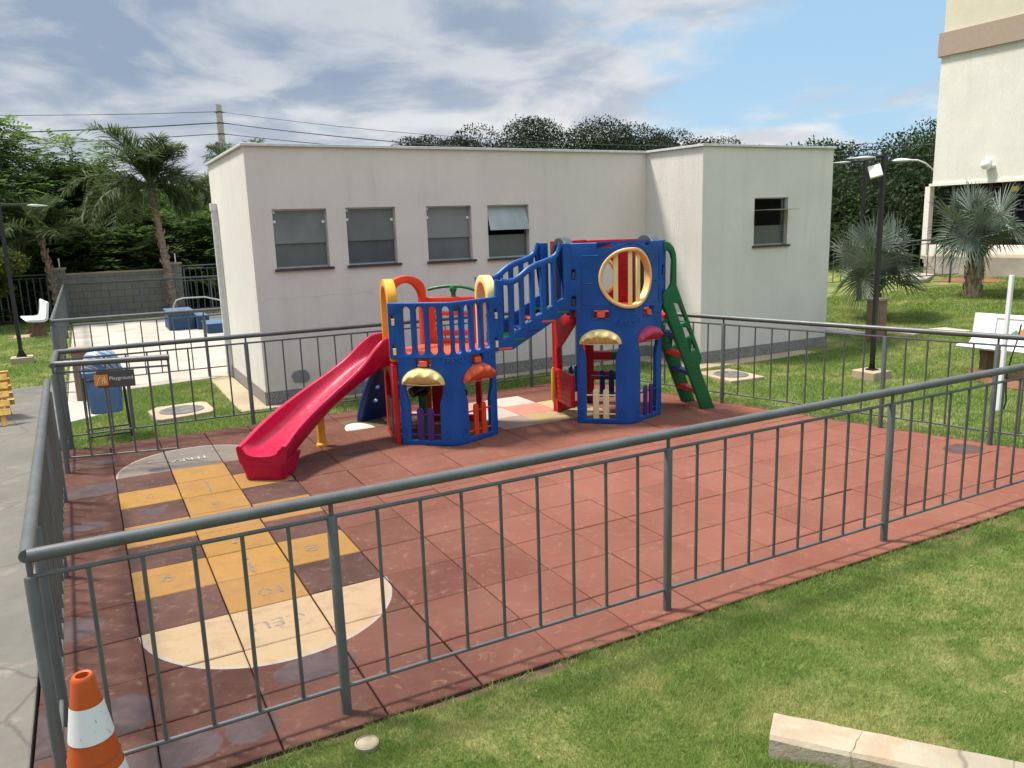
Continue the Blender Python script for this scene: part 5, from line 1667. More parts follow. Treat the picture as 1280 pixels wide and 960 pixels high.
# ------------------------------------------------------------------ tall building on the right
def tall_building():
    X0 = 22.0
    t = thing('apartment_building', 'tall cream apartment building with a brown band at the right edge', 'building', (X0 + 5, -1.0, 0.7))
    yF, yN = 6.22, -9.0
    cream = stucco('apartment_cream', (0.68, 0.655, 0.59), True)
    cream_u = stucco('apartment_beige', (0.62, 0.565, 0.44), True)
    white = flat('apartment_white', (0.70, 0.67, 0.60), 0.85, 0, 0.05)
    mb = MB(); mb.box((X0 + 5, (yF + yN) / 2, 4.83), (10, yF - yN, 3.47)); mb.build('lower_wall', cream, t, smooth=False)
    mb = MB(); mb.box((X0 + 5.02, (yF + yN) / 2, 10.6), (10, yF - yN - 0.04, 6.9)); mb.build('upper_wall', cream_u, t, smooth=False)
    mb = MB(); mb.box((X0 + 5, (yF + yN) / 2, 6.875), (10.16, yF - yN + 0.14, 0.64)); mb.build('band', flat('band_brown', (0.33, 0.25, 0.195), 0.85, 0, 0.05), t, smooth=False, bevel=0.01)
    mb = MB(); mb.box((X0 + 5, (yF + yN) / 2, 3.06), (10.10, yF - yN + 0.16, 0.075)); mb.build('ledge', white, t, smooth=False)
    mb = MB(); mb.box((X0 + 0.10, yF + 0.14, 1.98), (0.20, 0.16, 2.08)); mb.build('corner_post', white, t, smooth=False)
    mb = MB(); mb.box((X0 + 5.0, (yF + yN) / 2, 1.13), (9.9, yF - yN + 0.26, 0.42)); mb.build('plinth', white, t, smooth=False)
    mb = MB(); mb.box((X0 + 5.0, (yF + yN) / 2, 0.88), (10.0, yF - yN + 0.30, 0.12)); mb.build('skirting', M['granite'], t, smooth=False)
    mb = MB(); mb.box((X0 + 5.2, (yF + yN) / 2, 2.15), (9.6, yF - yN, 1.70)); mb.build('screen_backing', M['dark'], t, smooth=False)
    # pierced block screen under the ledge
    mb = MB()
    cw = 0.36
    r_ = np.random.default_rng(2)
    for i in range(22):
        for j in range(4):
            y = yF - 0.12 - cw * (i + 0.5); z = 1.50 + 0.38 * (j + 0.5)
            x = X0 + 0.30
            mb.box((x, y - cw / 2 + 0.02, z), (0.14, 0.04, 0.38)); mb.box((x, y, z - 0.17), (0.138, cw - 0.04, 0.04))
            a = 0.075
            if r_.random() < 0.75:
                for dy, dz, sy, sz in ((0, a, 2 * a, 0.025), (0, -a, 2 * a, 0.025), (a, 0, 0.025, 2 * a - .03), (-a, 0, 0.025, 2 * a - .03)):
                    mb.box((x - 0.03, y + dy, z + dz), (0.06, sy, sz))
    for i in range(22):
        for j in range(4):
            if r_.random() < 0.7:
                y = yF - 0.12 - cw * (i + 0.5); z = 1.50 + 0.38 * (j + 0.5)
                mb.box((X0 + 0.345, y + r_.uniform(-.05, .05), z - 0.03 + r_.uniform(-.04, .05)), (0.02, r_.uniform(.05, .13), r_.uniform(.05, .12)), m=1)
    mb.build('block_screen', [flat('screen_grey', (0.055, 0.055, 0.062), 0.8, 0, 0.5), flat('screen_pale', (0.32, 0.33, 0.34), 0.6, 0, 0.3)], t, smooth=False)
    mb = MB(); c = (X0 - 0.14, 4.6, 3.50)
    mb.lathe([(0.0, -0.13), (0.08, -0.115), (0.13, -0.05), (0.14, 0.0), (0.13, 0.04), (0.10, 0.10), (0.0, 0.115)], c, 20)
    mb.tube([(X0 - 0.14, 4.6, 3.60), (X0 + 0.02, 4.6, 3.60)], 0.05, 10); mb.tube([(X0 - 0.10, 4.48, 3.47), (X0 + 0.02, 4.46, 3.45)], 0.045, 10)
    mb.build('dome_camera', M['white'], t)
    mb = MB(); mb.box((X0 + 0.2, 3.95, 2.83), (0.03, 0.16, 0.13)); mb.build('warning_plate', flat('warning_yellow', (0.62, 0.44, 0.03), 0.5), t, smooth=False)
    rw = thing('retaining_wall', 'low weathered concrete retaining wall at the foot of the tall building', 'wall', (20.8, 1.5, 0.3))
    n = concrete('retaining_concrete', (0.34, 0.30, 0.245), True, 0.5, (0.33, 0.19, 0.10))
    mb = MB(); mb.box((20.95, 0.6, 0.62), (0.30, 9.8, 0.95)); mb.box((20.3, 5.75, 0.42), (1.55, 0.25, 0.62)); mb.build('wall', n, rw, smooth=False, bevel=0.015)
    mb = MB(); mb.prism([(20.83, -4.3), (22.1, -4.3), (22.1, 5.6), (20.83, 5.6)], 1.02, 1.105); mb.build('coping', M['stone'], rw, smooth=False, bevel=0.01)
    mb = MB(); mb.prism([(18.6, 4.75), (19.2, 4.25), (20.6, 5.0), (20.8, 5.6), (19.4, 5.6)], 0.2, 0.62)
    tag(mb.build('rock_slab', n, smooth=False, bevel=0.05), 'sloping pale concrete slab leaning at the end of the retaining wall', 'concrete slab')
tall_building()
# ------------------------------------------------------------------ plants
def mesh_np(name, v, f, mat_, parent=None, smooth=False):
    me = bpy.data.meshes.new(name)
    v = np.asarray(v, np.float32); f = np.asarray(f, np.int32)
    k = f.shape[1]
    me.vertices.add(len(v)); me.vertices.foreach_set('co', v.ravel())
    me.loops.add(f.size); me.loops.foreach_set('vertex_index', f.ravel())
    me.polygons.add(len(f)); me.polygons.foreach_set('loop_start', np.arange(0, f.size, k, dtype=np.int32))
    me.polygons.foreach_set('loop_total', np.full(len(f), k, np.int32))
    if smooth: me.polygons.foreach_set('use_smooth', np.ones(len(f), bool))
    me.materials.append(mat_)
    me.update(calc_edges=True); me.validate()
    o = bpy.data.objects.new(name, me); C.objects.link(o)
    if parent is not None: attach(o, parent)
    return o

def unit(v): return v / np.maximum(np.linalg.norm(v, axis=-1, keepdims=True), 1e-9)

def leaf_quads(c, t, nrm, L_, W_):
    """rhombus leaves folded a little along the mid rib -> two triangles each share an edge (kept as quads)"""
    b = unit(np.cross(nrm, t))
    n2 = np.cross(t, b)
    L_ = L_[:, None]; W_ = W_[:, None]
    p0 = c
    p1 = c + t * L_ * 0.45 + b * W_ * 0.5 + n2 * W_ * 0.12
    p2 = c + t * L_
    p3 = c + t * L_ * 0.45 - b * W_ * 0.5 + n2 * W_ * 0.12
    v = np.stack([p0, p1, p2, p3], 1).reshape(-1, 3)
    f = np.arange(len(v)).reshape(-1, 4)
    return v, f

def crown_mesh(rng, clumps, n, leaf, style='leaf', up=0.35, fill=0.45):
    """clumps: (centre, radii). style 'sprig' makes drooping feathered sprays of leaflets"""
    cs = np.array([c for c, r in clumps]); rs = np.array([r for c, r in clumps])
    wgt = rs.prod(1) ** 0.7; wgt /= wgt.sum()
    ns = n if style == 'leaf' else n // 12
    idx = rng.choice(len(clumps), ns, p=wgt)
    d = unit(rng.normal(size=(ns, 3)))
    rr = np.where(rng.random(ns) < fill, rng.random(ns) ** 0.5, rng.normal(0.97, 0.09, ns))
    c = cs[idx] + d * rs[idx] * rr[:, None]
    out = unit(d + np.array([0, 0, up]))
    if style == 'leaf':
        t = unit(out * 0.5 + rng.normal(size=(ns, 3)) * 0.8 + np.array([0, 0, -0.25]))
        nrm = unit(np.cross(t, unit(rng.normal(size=(ns, 3)))) + out * 0.8)
        return leaf_quads(c, t, nrm, leaf * rng.uniform(.6, 1.3, ns), leaf * 0.55 * rng.uniform(.6, 1.3, ns))
    # sprigs
    t = unit(out + rng.normal(size=(ns, 3)) * 0.45)
    t[:, 2] = t[:, 2] * 0.5 + 0.05
    t = unit(t)
    side = unit(np.cross(t, np.array([0, 0, 1.0]) + rng.normal(size=(ns, 3)) * 0.15))
    vs, fs, k = [], [], 0
    Ls = leaf * 5.0 * rng.uniform(.6, 1.3, ns)
    for j in range(6):
        a = (j + 0.6) / 6
        base = c + t * (Ls * a)[:, None] + np.array([0, 0, -1.0]) * (Ls * 0.35 * a * a)[:, None]
        for s in (-1, 1):
            dirn = unit(side * s + t * 0.55 + np.array([0, 0, -0.18]))
            nrm = unit(np.array([0, 0, 1.0]) + rng.normal(size=(ns, 3)) * 0.25)
            ln = Ls * 0.42 * (1 - 0.5 * abs(a - 0.45))
            v, f = leaf_quads(base, dirn, nrm, ln, leaf * 0.62 * np.ones(ns))
            vs.append(v); fs.append(f + k); k += len(v)
    return np.concatenate(vs), np.concatenate(fs)

def tree(name, label, x, y, z, h, w, n, leaf, lm, bm_, seed, style='leaf', trunk=0.3, cat='tree', group=None, low=0.25, nclump=12, flat_=0.8, fill=0.45):
    rng = np.random.default_rng(seed)
    t = thing(name, label, cat, (x, y, z), group)
    cl = []
    for i in range(nclump):
        a = rng.uniform(0, 2 * math.pi)
        hh = low + (1 - low) * rng.random() ** 0.8
        pr = math.sin(math.pi * (0.15 + 0.78 * (hh - low) / (1 - low))) ** 0.6
        rr = w * 0.5 * pr * rng.uniform(0.35, 0.80)
        rad_ = w * rng.uniform(0.15, 0.26)
        cl.append((np.array([x + rr * math.cos(a), y + rr * math.sin(a), z + h * hh - rad_ * 0.55]), np.array([rad_ * 1.15, rad_ * 1.15, rad_ * flat_])))
    tr = MB()
    top = Vector((x + rng.normal(0, w * 0.03), y + rng.normal(0, w * 0.03), z + h * 0.62))
    mid = Vector((x + rng.normal(0, w * 0.02), y, z + h * 0.3))
    tr.tube([(x, y, z - 0.25), tuple(mid), tuple(top)], [trunk, trunk * 0.75, trunk * 0.4], 9)
    for c, r in cl[:9]:
        s = mid.lerp(top, float(rng.uniform(0.1, 0.9)))
        e = Vector(c)
        m = s.lerp(e, 0.5) + Vector((0, 0, -0.05 * h))
        tr.tube([s, m, e], [trunk * 0.36, trunk * 0.24, trunk * 0.08], 6)
    tr.build('trunk', bm_, t)
    v, f = crown_mesh(rng, cl, n, leaf, style, fill=fill)
    mesh_np('crown', v, f, lm, t)
    return t

bk_grey = bark('bark_grey', (0.10, 0.085, 0.065), (0.20, 0.17, 0.13))
bk_dark = bark('bark_dark', (0.035, 0.027, 0.02), (0.085, 0.065, 0.048))
lf_fresh = leafmat('leaf_fresh', (0.026, 0.062, 0.013), (0.110, 0.180, 0.038), 0.42)
lf_mid = leafmat('leaf_mid', (0.025, 0.056, 0.013), (0.085, 0.140, 0.034), 0.38)
lf_dark = leafmat('leaf_dark', (0.015, 0.033, 0.010), (0.058, 0.092, 0.028), 0.3)
lf_yel = leafmat('leaf_yellowish', (0.030, 0.050, 0.010), (0.110, 0.130, 0.024), 0.35, yellow=(0.22, 0.16, 0.03))
lf_wood = leafmat('leaf_wood', (0.010, 0.022, 0.008), (0.040, 0.066, 0.020), 0.25)
lf_euc = leafmat('leaf_ridge', (0.010, 0.017, 0.007), (0.034, 0.047, 0.018), 0.12)

# left: feathery light green tree, then darker ones behind the block wall
L3 = [
    ('feathery_tree', 'big light green feathery tree at the far left edge, tallest of that row', -2.9, 20.2, 6.1, 5.6, 52000, 0.12, lf_fresh, 'sprig', 0.12),
    ('feathery_tree', 'light green feathery tree just left of the tall feather palm', 0.0, 22.4, 5.5, 4.0, 40000, 0.12, lf_fresh, 'sprig', 0.15),
    ('broadleaf_tree', 'dark bushy tree right behind the block wall under the palm crown', 1.2, 20.4, 3.0, 3.6, 30000, 0.13, lf_mid, 'sprig', 0.05),
    ('broadleaf_tree', 'dark bushy tree between the block wall and the building corner', 3.7, 20.6, 3.2, 3.6, 28000, 0.13, lf_mid, 'sprig', 0.05),
    ('broadleaf_tree', 'brighter leafy tree standing behind the right wall pillar', 3.0, 23.5, 4.3, 3.8, 28000, 0.13, lf_fresh, 'leaf', 0.1),
    ('broadleaf_tree', 'low dark tree behind the left boundary fence', -2.9, 19.6, 3.0, 3.8, 28000, 0.13, lf_mid, 'leaf', 0.02),
    ('broadleaf_tree', 'dark tree at the far left behind the lamp post', -6.6, 21.6, 5.2, 5.2, 30000, 0.14, lf_mid, 'leaf', 0.05),
    ('broadleaf_tree', 'tall dark tree filling in behind the feather palm trunks', -0.6, 26.0, 4.9, 6.0, 32000, 0.15, lf_dark, 'leaf', 0.03),
    ('broadleaf_tree', 'dark tree half hidden behind the building left end', 5.6, 26.5, 4.2, 5.4, 26000, 0.15, lf_dark, 'leaf', 0.03),
]
for i, (nm, lb, x, y, h, w, n, lf, lm, st, low) in enumerate(L3):
    tree(nm, lb, x, y, -0.05, h, w, n, lf, lm, bk_dark, 40 + i, st, 0.13, low=low, nclump=24, flat_=0.62 if st == 'sprig' else 0.8)
tree('flowering_shrub', 'yellowish green shrub tree in front of the left boundary fence', -2.15, 15.8, 0.0, 2.55, 1.7, 7000, 0.10, lf_yel, bk_dark, 71, 'leaf', 0.05, 'shrub', low=0.45, nclump=10)
# undergrowth below the trees, one mass
def undergrowth():
    rng = np.random.default_rng(5)
    cl = []
    for i in range(46):
        x = rng.uniform(-13, 12); y = rng.uniform(19.2, 24.5)
        r = rng.uniform(0.7, 1.3)
        cl.append((np.array([x, y, r * 0.55]), np.array([r * 1.2, r, r])))
    v, f = crown_mesh(rng, cl, 46000, 0.16, 'leaf')
    o = mesh_np('undergrowth', v, f, lf_dark)
    tag(o, kind='stuff')
undergrowth()

# ridge of dark trees seen over the roof of the long building
ORD = ['leftmost', 'second from left', 'third from left', 'fourth from left', 'fifth from left', 'sixth from left', 'seventh from left', 'eighth from left', 'ninth from left', 'tenth from left', 'rightmost']
ridge = [(20.8, 92, 9.9, 7.0), (23.6, 93, 10.3, 7.8), (27.0, 90, 10.5, 8.8), (30.4, 92, 11.4, 9.0), (34.2, 91, 10.9, 9.0), (37.2, 92, 10.2, 8.4), (39.9, 92, 9.5, 7.8), (42.2, 93, 8.8, 7.4), (44.5, 95, 7.9, 6.6)]
for i, (az, r, top, w) in enumerate(ridge):
    x = CAM.x + r * math.sin(rad(az)); y = CAM.y + r * math.cos(rad(az))
    z = gz(x, y)
    tree('ridge_tree', 'dark round ridge tree over the long roof, %s' % ORD[i if i < 8 else 10], x, y, z - 0.2, top + 2.3 - z, w * 1.35, 22000, 0.26, lf_euc, bk_grey, 100 + i, 'leaf', 0.28, group='dark trees on the ridge', low=0.35, nclump=17, flat_=0.72, fill=0.3)

# wooded slope behind the right lawn
wood = [(47.8, 50, 3.2, 5.6), (49.6, 46, 3.7, 6.0), (52.0, 52, 3.5, 7.6), (54.6, 47, 3.7, 6.0), (57.2, 43, 4.3, 6.0), (48.4, 37, 2.9, 5.0), (51.0, 35, 2.0, 5.4), (53.8, 35, 2.9, 5.2), (56.8, 33, 2.2, 4.6), (49.9, 29, 1.4, 3.8), (52.8, 29, 0.8, 4.2), (55.8, 30, 1.3, 3.8), (60.5, 44, 4.2, 7), (45.0, 52, 2.6, 5)]
PLACE = ['upper row at the building corner', 'upper row, second', 'upper row, above the lamp heads', 'upper row, right of the tall lamp', 'upper row beside the tall building', 'middle row at the building corner', 'middle row behind the lamp post', 'middle row right of the lamp post', 'middle row beside the tall building', 'low front row at the building corner', 'low front row behind the silver palm', 'low front row beside the white post', 'hidden partly by the tall building', 'hidden partly by the long building']
for i, (az, r, top, w) in enumerate(wood):
    x = CAM.x + r * math.sin(rad(az)); y = CAM.y + r * math.cos(rad(az))
    z = gz(x, y)
    tree('woodland_tree', 'dark green woodland tree on the right slope, ' + PLACE[i], x, y, z - 0.2, top + 2.3 - z, w, 16000, 0.17, lf_wood, bk_dark, 200 + i, 'leaf', 0.22, group='trees on the wooded slope', low=0.06, nclump=17, flat_=0.8, fill=0.4)

# feather palms
lf_palm = leafmat('palm_leaf', (0.024, 0.050, 0.016), (0.085, 0.122, 0.040), 0.32, 0.45, yellow=(0.12, 0.10, 0.03))
def feather_palm(label, x, y, zc, flen, nf, seed, lean=(0, 0), trunk_r=0.13, asym=0.0):
    rng = np.random.default_rng(seed)
    t = thing('feather_palm', label, 'palm', (x, y, 0))
    tx, ty = x + lean[0], y + lean[1]
    n = 14
    pts = [(x + lean[0] * (i / n) ** 1.3, y + lean[1] * (i / n) ** 1.3, -0.1 + (zc + 0.05) * i / n) for i in range(n + 1)]
    mb = MB(); mb.tube(pts, [trunk_r * (1.35 - 0.55 * i / n + 0.05 * (i % 2)) for i in range(n + 1)], 12)
    # old leaf bases
    for i in range(40):
        q = i / 40; a = i * 2.4
        j = min(n - 1, int(q * n)); p = Vector(pts[j]).lerp(Vector(pts[j + 1]), q * n - j)
        o = Vector((math.cos(a), math.sin(a), 0))
        r0 = trunk_r * (1.3 - 0.5 * q)
        mb.tube([p + o * r0 * 0.8, p + o * (r0 + 0.04) + Vector((0, 0, 0.07)), p + o * (r0 + 0.045) + Vector((0, 0, 0.16))], [0.045, 0.035, 0.008], 5)
    mb.build('trunk', bark('palm_bark_%d' % seed, (0.14, 0.085, 0.06), (0.34, 0.25, 0.19), 1), t)
    vs, fs, k = [], [], 0
    rm = MB()
    for i in range(nf):
        a = i * 2.399 + rng.normal(0, 0.15)
        el = rng.uniform(-0.15, 1.4) if i > 3 else rng.uniform(1.0, 1.45)
        L_ = flen * rng.uniform(0.8, 1.12) * (1 + asym * math.cos(a - 2.6))
        h = np.array([math.cos(a), math.sin(a), 0.0])
        m = 26
        ang = el; p = np.array([tx, ty, zc], float); P = [p.copy()]; T = []
        for j in range(m):
            d = h * math.cos(ang) + np.array([0, 0, math.sin(ang)])
            T.append(d); p = p + d * L_ / m; P.append(p.copy())
            ang -= (0.022 + 0.058 * (j / m)) * (1.2 - 0.25 * el)
        P = np.array(P[:-1]); T = np.array(T)
        rm.tube([tuple(q) for q in P[::3]], [0.028 * (1 - 0.85 * q / (len(P[::3]) - 1)) + 0.003 for q in range(len(P[::3]))], 5)
        sidev = unit(np.cross(T, np.array([0, 0, 1.0])))
        ns = 3
        for e in range(ns):
            for s in (-1, 1):
                sel = slice(4, None)
                base = P[sel] + T[sel] * (L_ / m) * e / ns
                u = np.arange(4, m) / m
                ln = flen * 0.34 * np.sin(np.pi * (0.12 + 0.86 * u)) ** 0.7 + 0.05
                dirn = unit(sidev[sel] * s + T[sel] * 0.75 + np.array([0, 0, 1.0]) * rng.normal(0.10, 0.48, (len(u), 1)))
                wd = np.full(len(u), 0.030)
                midp = base + dirn * (ln * 0.55)[:, None]
                tip = base + dirn * (ln * 0.95)[:, None] + np.array([0, 0, -1.0]) * (ln * 0.12)[:, None]
                bt = unit(np.cross(dirn, np.array([0, 0, 1.0]) + 0.3 * rng.normal(size=(len(u), 3)))) * (wd * 0.5)[:, None]
                v = np.stack([base - bt * .5, base + bt * .5, midp + bt, midp - bt, tip + bt * .15, tip - bt * .15], 1).reshape(-1, 3)
                q = np.arange(len(u))[:, None] * 6 + k
                fs.append(q + np.array([[0, 1, 2, 3]])); fs.append(q + np.array([[3, 2, 4, 5]]))
                vs.append(v); k += len(v)
    rm.build('frond_stems', flat('palm_stem_%d' % seed, (0.10, 0.12, 0.045), 0.6), t)
    mesh_np('crown', np.concatenate(vs), np.concatenate(fs), lf_palm, t)
feather_palm('tall feather palm with a ringed reddish trunk in front of the block wall', 2.28, 17.05, 3.75, 2.0, 30, 11, (-0.28, 0), 0.095, 0.22)
feather_palm('small feather palm with slim trunk beside the left wall pillar', -0.72, 17.0, 2.35, 1.45, 15, 12, (-0.22, 0.1), 0.06)
feather_palm('feather palm half hidden behind the left end of the building', 4.75, 18.6, 3.9, 1.7, 26, 13, (0.0, 0), 0.12)

# silver fan palms
def fan_mat():
    n = NT('silver_fan_leaf')
    g = n.nd('ShaderNodeNewGeometry')
    p = g.outputs['Position']
    col = n.mix(n.rng(n.noise(p, 5, 4, 0.6), 0.3, 0.7), (0.115, 0.150, 0.115), (0.235, 0.275, 0.225))
    col = n.mix(n.math('MULTIPLY', g.outputs['Random Per Island'], 0.4), col, (0.12, 0.155, 0.09))
    n.base(col); n.rough(0.5); n.spec(0.4)
    tr = n.nd('ShaderNodeBsdfTranslucent'); tr.inputs[0].default_value = (0.10, 0.16, 0.07, 1)
    mx = n.nd('ShaderNodeMixShader'); mx.inputs[0].default_value = 0.15
    n.L.new(n.b.outputs[0], mx.inputs[1]); n.L.new(tr.outputs[0], mx.inputs[2]); n.L.new(mx.outputs[0], n.out.inputs[0])
    return n.m
FAN = fan_mat()
stem_m = flat('fan_stem', (0.15, 0.19, 0.10), 0.55)
def fan_palm(label, x, y, zc, R_, trunk_r, nf, seed, view=None):
    rng = np.random.default_rng(seed)
    z0 = gz(x, y)
    t = thing('fan_palm', label, 'palm', (x, y, z0))
    mb = MB()
    hh = zc - z0
    th = max(0.25, hh * 0.50)
    mb.tube([(x, y, z0 - 0.08), (x, y, z0 + th * 0.5), (x, y, z0 + th)], [trunk_r * 1.1, trunk_r, trunk_r * 0.55], 14)
    for i in range(34):
        a = i * 2.4; q = i / 34
        o = Vector((math.cos(a), math.sin(a), 0)); p = Vector((x, y, z0 + th * q * 0.9))
        b = Vector((-o.y, o.x, 0))
        w = trunk_r * 0.34
        vs = [p + o * trunk_r * .8 - b * w, p + o * trunk_r * .8 + b * w, p + o * trunk_r * 1.25 + b * w * .7 + Vector((0, 0, th * .2)), p + o * trunk_r * 1.25 - b * w * .7 + Vector((0, 0, th * .2)),
              p + o * trunk_r * 1.05 - b * w, p + o * trunk_r * 1.05 + b * w]
        mb.add(vs, [(0, 1, 2, 3), (4, 5, 2, 3)])
    mb.build('trunk', bark('fan_bark_%d' % seed, (0.17, 0.105, 0.065), (0.48, 0.37, 0.25)), t)
    hub = np.array([x, y, z0 + th * 0.85])
    for i in range(nf):
        a = i * 2.399 + rng.normal(0, 0.12)
        q = (i + 0.5) / nf
        el = math.asin(min(0.98, max(-0.85, 1.0 - 1.8 * q + rng.normal(0, 0.05))))
        d = np.array([math.cos(a) * math.cos(el), math.sin(a) * math.cos(el), math.sin(el)])
        plen = R_ * rng.uniform(0.36, 0.50) * (1.0 if q > 0.12 else 0.7)
        ctr = np.array([x, y, zc]) + d * plen
        stm = MB()
        m_ = (hub * 0.5 + ctr * 0.5) + np.array([0, 0, 0.06 * R_])
        stm.tube([tuple(hub), tuple(m_), tuple(ctr)], [0.032, 0.022, 0.014], 6)
        side = unit(np.cross(d, np.array([0, 0, 1.0]) + rng.normal(size=3) * 0.25))
        nn = np.cross(side, d)
        tw = rng.uniform(0.5, 1.3) if (el > 0.35 or i % 3 == 0) else rng.uniform(-0.8, -0.15)
        d, nn = unit(d * math.cos(tw) + nn * math.sin(tw)), unit(nn * math.cos(tw) - d * math.sin(tw))
        nseg = 40
        vs, fs = [], []
        lr = R_ * rng.uniform(0.56, 0.70)
        spread = rad(rng.uniform(140, 168))
        for k in range(nseg):
            w = -spread + 2 * spread * (k + 0.5) / nseg
            dr = math.cos(w) * d + math.sin(w) * side + nn * (0.22 * (1 - math.cos(w)) - 0.05 + rng.normal(0, 0.03))
            dr = dr / np.linalg.norm(dr)
            per = np.cross(dr, nn); per /= np.linalg.norm(per)
            ln = lr * (0.72 + 0.28 * math.cos(w * 0.6)) * rng.uniform(0.92, 1.06)
            hw = ln * math.sin(spread / nseg) * 0.40
            b0 = ctr
            b1 = ctr + dr * ln * 0.45
            b2 = ctr + dr * ln * 0.78 + np.array([0, 0, -0.03 * ln])
            b3 = ctr + dr * ln + np.array([0, 0, -0.09 * ln * rng.uniform(0.3, 1.6)])
            fold = nn * hw * 0.45
            s0 = len(vs)
            vs += [b0, b1 - per * hw + fold, b1 - fold * .3, b1 + per * hw + fold, b2 - per * hw * .62 + fold * .6, b2 - fold * .2, b2 + per * hw * .62 + fold * .6, b3]
            fs += [(s0, s0 + 1, s0 + 2), (s0, s0 + 2, s0 + 3), (s0 + 1, s0 + 4, s0 + 5, s0 + 2), (s0 + 2, s0 + 5, s0 + 6, s0 + 3), (s0 + 4, s0 + 7, s0 + 5), (s0 + 5, s0 + 7, s0 + 6)]
        b = MB().add(vs, fs)
        fr = b.build('frond', FAN, t, smooth=False)
        stm.build('leaf_stalk', stem_m, fr)
fan_palm('silver fan palm directly behind the slim black lamp post', 13.95, 1.80, 1.36, 1.10, 0.10, 19, 21)
fan_palm('large silver fan palm with stubby scaly trunk before the tall building', 17.5, 2.0, 1.93, 1.22, 0.165, 22, 22)
fan_palm('silver fan palm cut off by the right edge of the photo', 16.4, -0.62, 1.25, 1.1, 0.2, 19, 23)

# ------------------------------------------------------------------ mown grass
def inside(poly, x, y):
    r = np.zeros(len(x), bool)
    n = len(poly)
    for i in range(n):
        (x0, y0), (x1, y1) = poly[i], poly[(i + 1) % n]
        c = ((y0 > y) != (y1 > y)) & (x < (x1 - x0) * (y - y0) / (y1 - y0 + 1e-12) + x0)
        r ^= c
    return r
HOLES = [[(0.48, 2.50), (0.54, 1.90), (0.64, 1.84), (1.22, 1.96), (1.31, 2.08), (1.28, 2.66), (1.20, 2.76), (0.60, 2.74)],
         [(7.93, 0.30), (8.59, 0.24), (8.54, -0.60), (7.88, -0.56)], [(9.54, -1.62), (9.98, -1.62), (9.98, -1.18), (9.54, -1.18)],
         [(2.45, -6.55), (4.64, -9.38), (4.51, -9.48), (2.32, -6.65)]] + \
        [[(x - .24, y - .33), (x + .24, y - .33), (x + .24, y + .33), (x - .24, y + .33)] for x, y in ((12.50, 1.62), (12.42, 1.18), (13.00, 0.32), (13.50, -0.10))]
def grass(name, poly, density, h, w, seed, edge=False):
    rng = np.random.default_rng(seed)
    P = np.array(poly); lo, hi = P.min(0), P.max(0)
    n = int(density * np.prod(hi - lo))
    x = rng.uniform(lo[0], hi[0], n); y = rng.uniform(lo[1], hi[1], n)
    k = inside(poly, x, y)
    for hl in HOLES: k &= ~inside(hl, x, y)
    # bare soil patches and dry thin spots
    for cx, cy, rx, ry in ((11.0, -2.95, 0.50, 0.78), (20.0, 3.6, .4, .8), (0.84, -5.64, 0.05, 0.05), (-1.1, 14.1, .7, .5)):
        k &= ((x - cx) / rx) ** 2 + ((y - cy) / ry) ** 2 > 1 - 0.3 * rng.random(n)
    if edge: k &= y < -5.475 - 0.075 * np.clip(np.sin(x * 1.3) + 0.5 * np.sin(x * 3.7 + 1) + 0.25 * np.sin(x * 11), 0, 2)
    thin = np.sin(x * 2.1 + 1.3 * np.sin(y * 1.7)) * np.sin(y * 2.6 + 1.1 * np.sin(x * 1.9)) 
    k &= rng.random(n) < (0.82 - 0.28 * thin)
    x, y = x[k], y[k]; n = len(x)
    z = ground_z(x, y)
    a = rng.uniform(0, 2 * np.pi, n)
    hh = h * rng.uniform(0.45, 1.25, n) * (1 + 0.25 * np.sin(x * 3.1) * np.sin(y * 2.7))
    lean = rng.normal(0, 0.62, (n, 2)) * hh[:, None]
    bx, by = np.cos(a) * w * 0.5, np.sin(a) * w * 0.5
    p0 = np.stack([x - bx, y - by, z - 0.004], 1); p1 = np.stack([x + bx, y + by, z - 0.004], 1)
    p2 = np.stack([x + lean[:, 0], y + lean[:, 1], z + hh], 1)
    v = np.stack([p0, p1, p2], 1).reshape(-1, 3)
    o = mesh_np(name, v, np.arange(len(v)).reshape(-1, 3), GRASS)
    tag(o, kind='stuff')
def grass_mat():
    n = NT('grass_blades')
    g = n.nd('ShaderNodeNewGeometry')
    p, r = g.outputs['Position'], g.outputs['Random Per Island']
    a = n.noise(p, 0.9, 7, 0.66, 0.5); b = n.noise(p, 3.2, 6, 0.65, 0.4)
    col = n.mix(r, (0.085, 0.172, 0.022), (0.225, 0.318, 0.072))
    dry = n.math('MULTIPLY', n.rng(a, 0.43, 0.62), n.rng(b, 0.36, 0.60))
    dry = n.math('ADD', n.math('MULTIPLY', dry, 0.8), n.math('MULTIPLY', n.rng(r, 0.80, 0.95), 0.35), True)
    col = n.mix(dry, col, (0.36, 0.36, 0.125))
    n.base(col); n.rough(0.6); n.spec(0.25)
    tr = n.nd('ShaderNodeBsdfTranslucent'); n.L.new(col, tr.inputs[0])
    mx = n.nd('ShaderNodeMixShader'); mx.inputs[0].default_value = 0.30
    n.L.new(n.b.outputs[0], mx.inputs[1]); n.L.new(tr.outputs[0], mx.inputs[2]); n.L.new(mx.outputs[0], n.out.inputs[0])
    return n.m
GRASS = grass_mat()
grass('grass', [(0.1, -5.475), (3.6, -5.475), (4.4, -8.0), (2.6, -7.9), (0.6, -6.7)], 46000, 0.025, 0.0032, 1, True)
grass('grass', [(3.6, -5.475), (8.6, -5.475), (10.5, -8.5), (4.4, -8.0)], 21000, 0.026, 0.0046, 2, True)
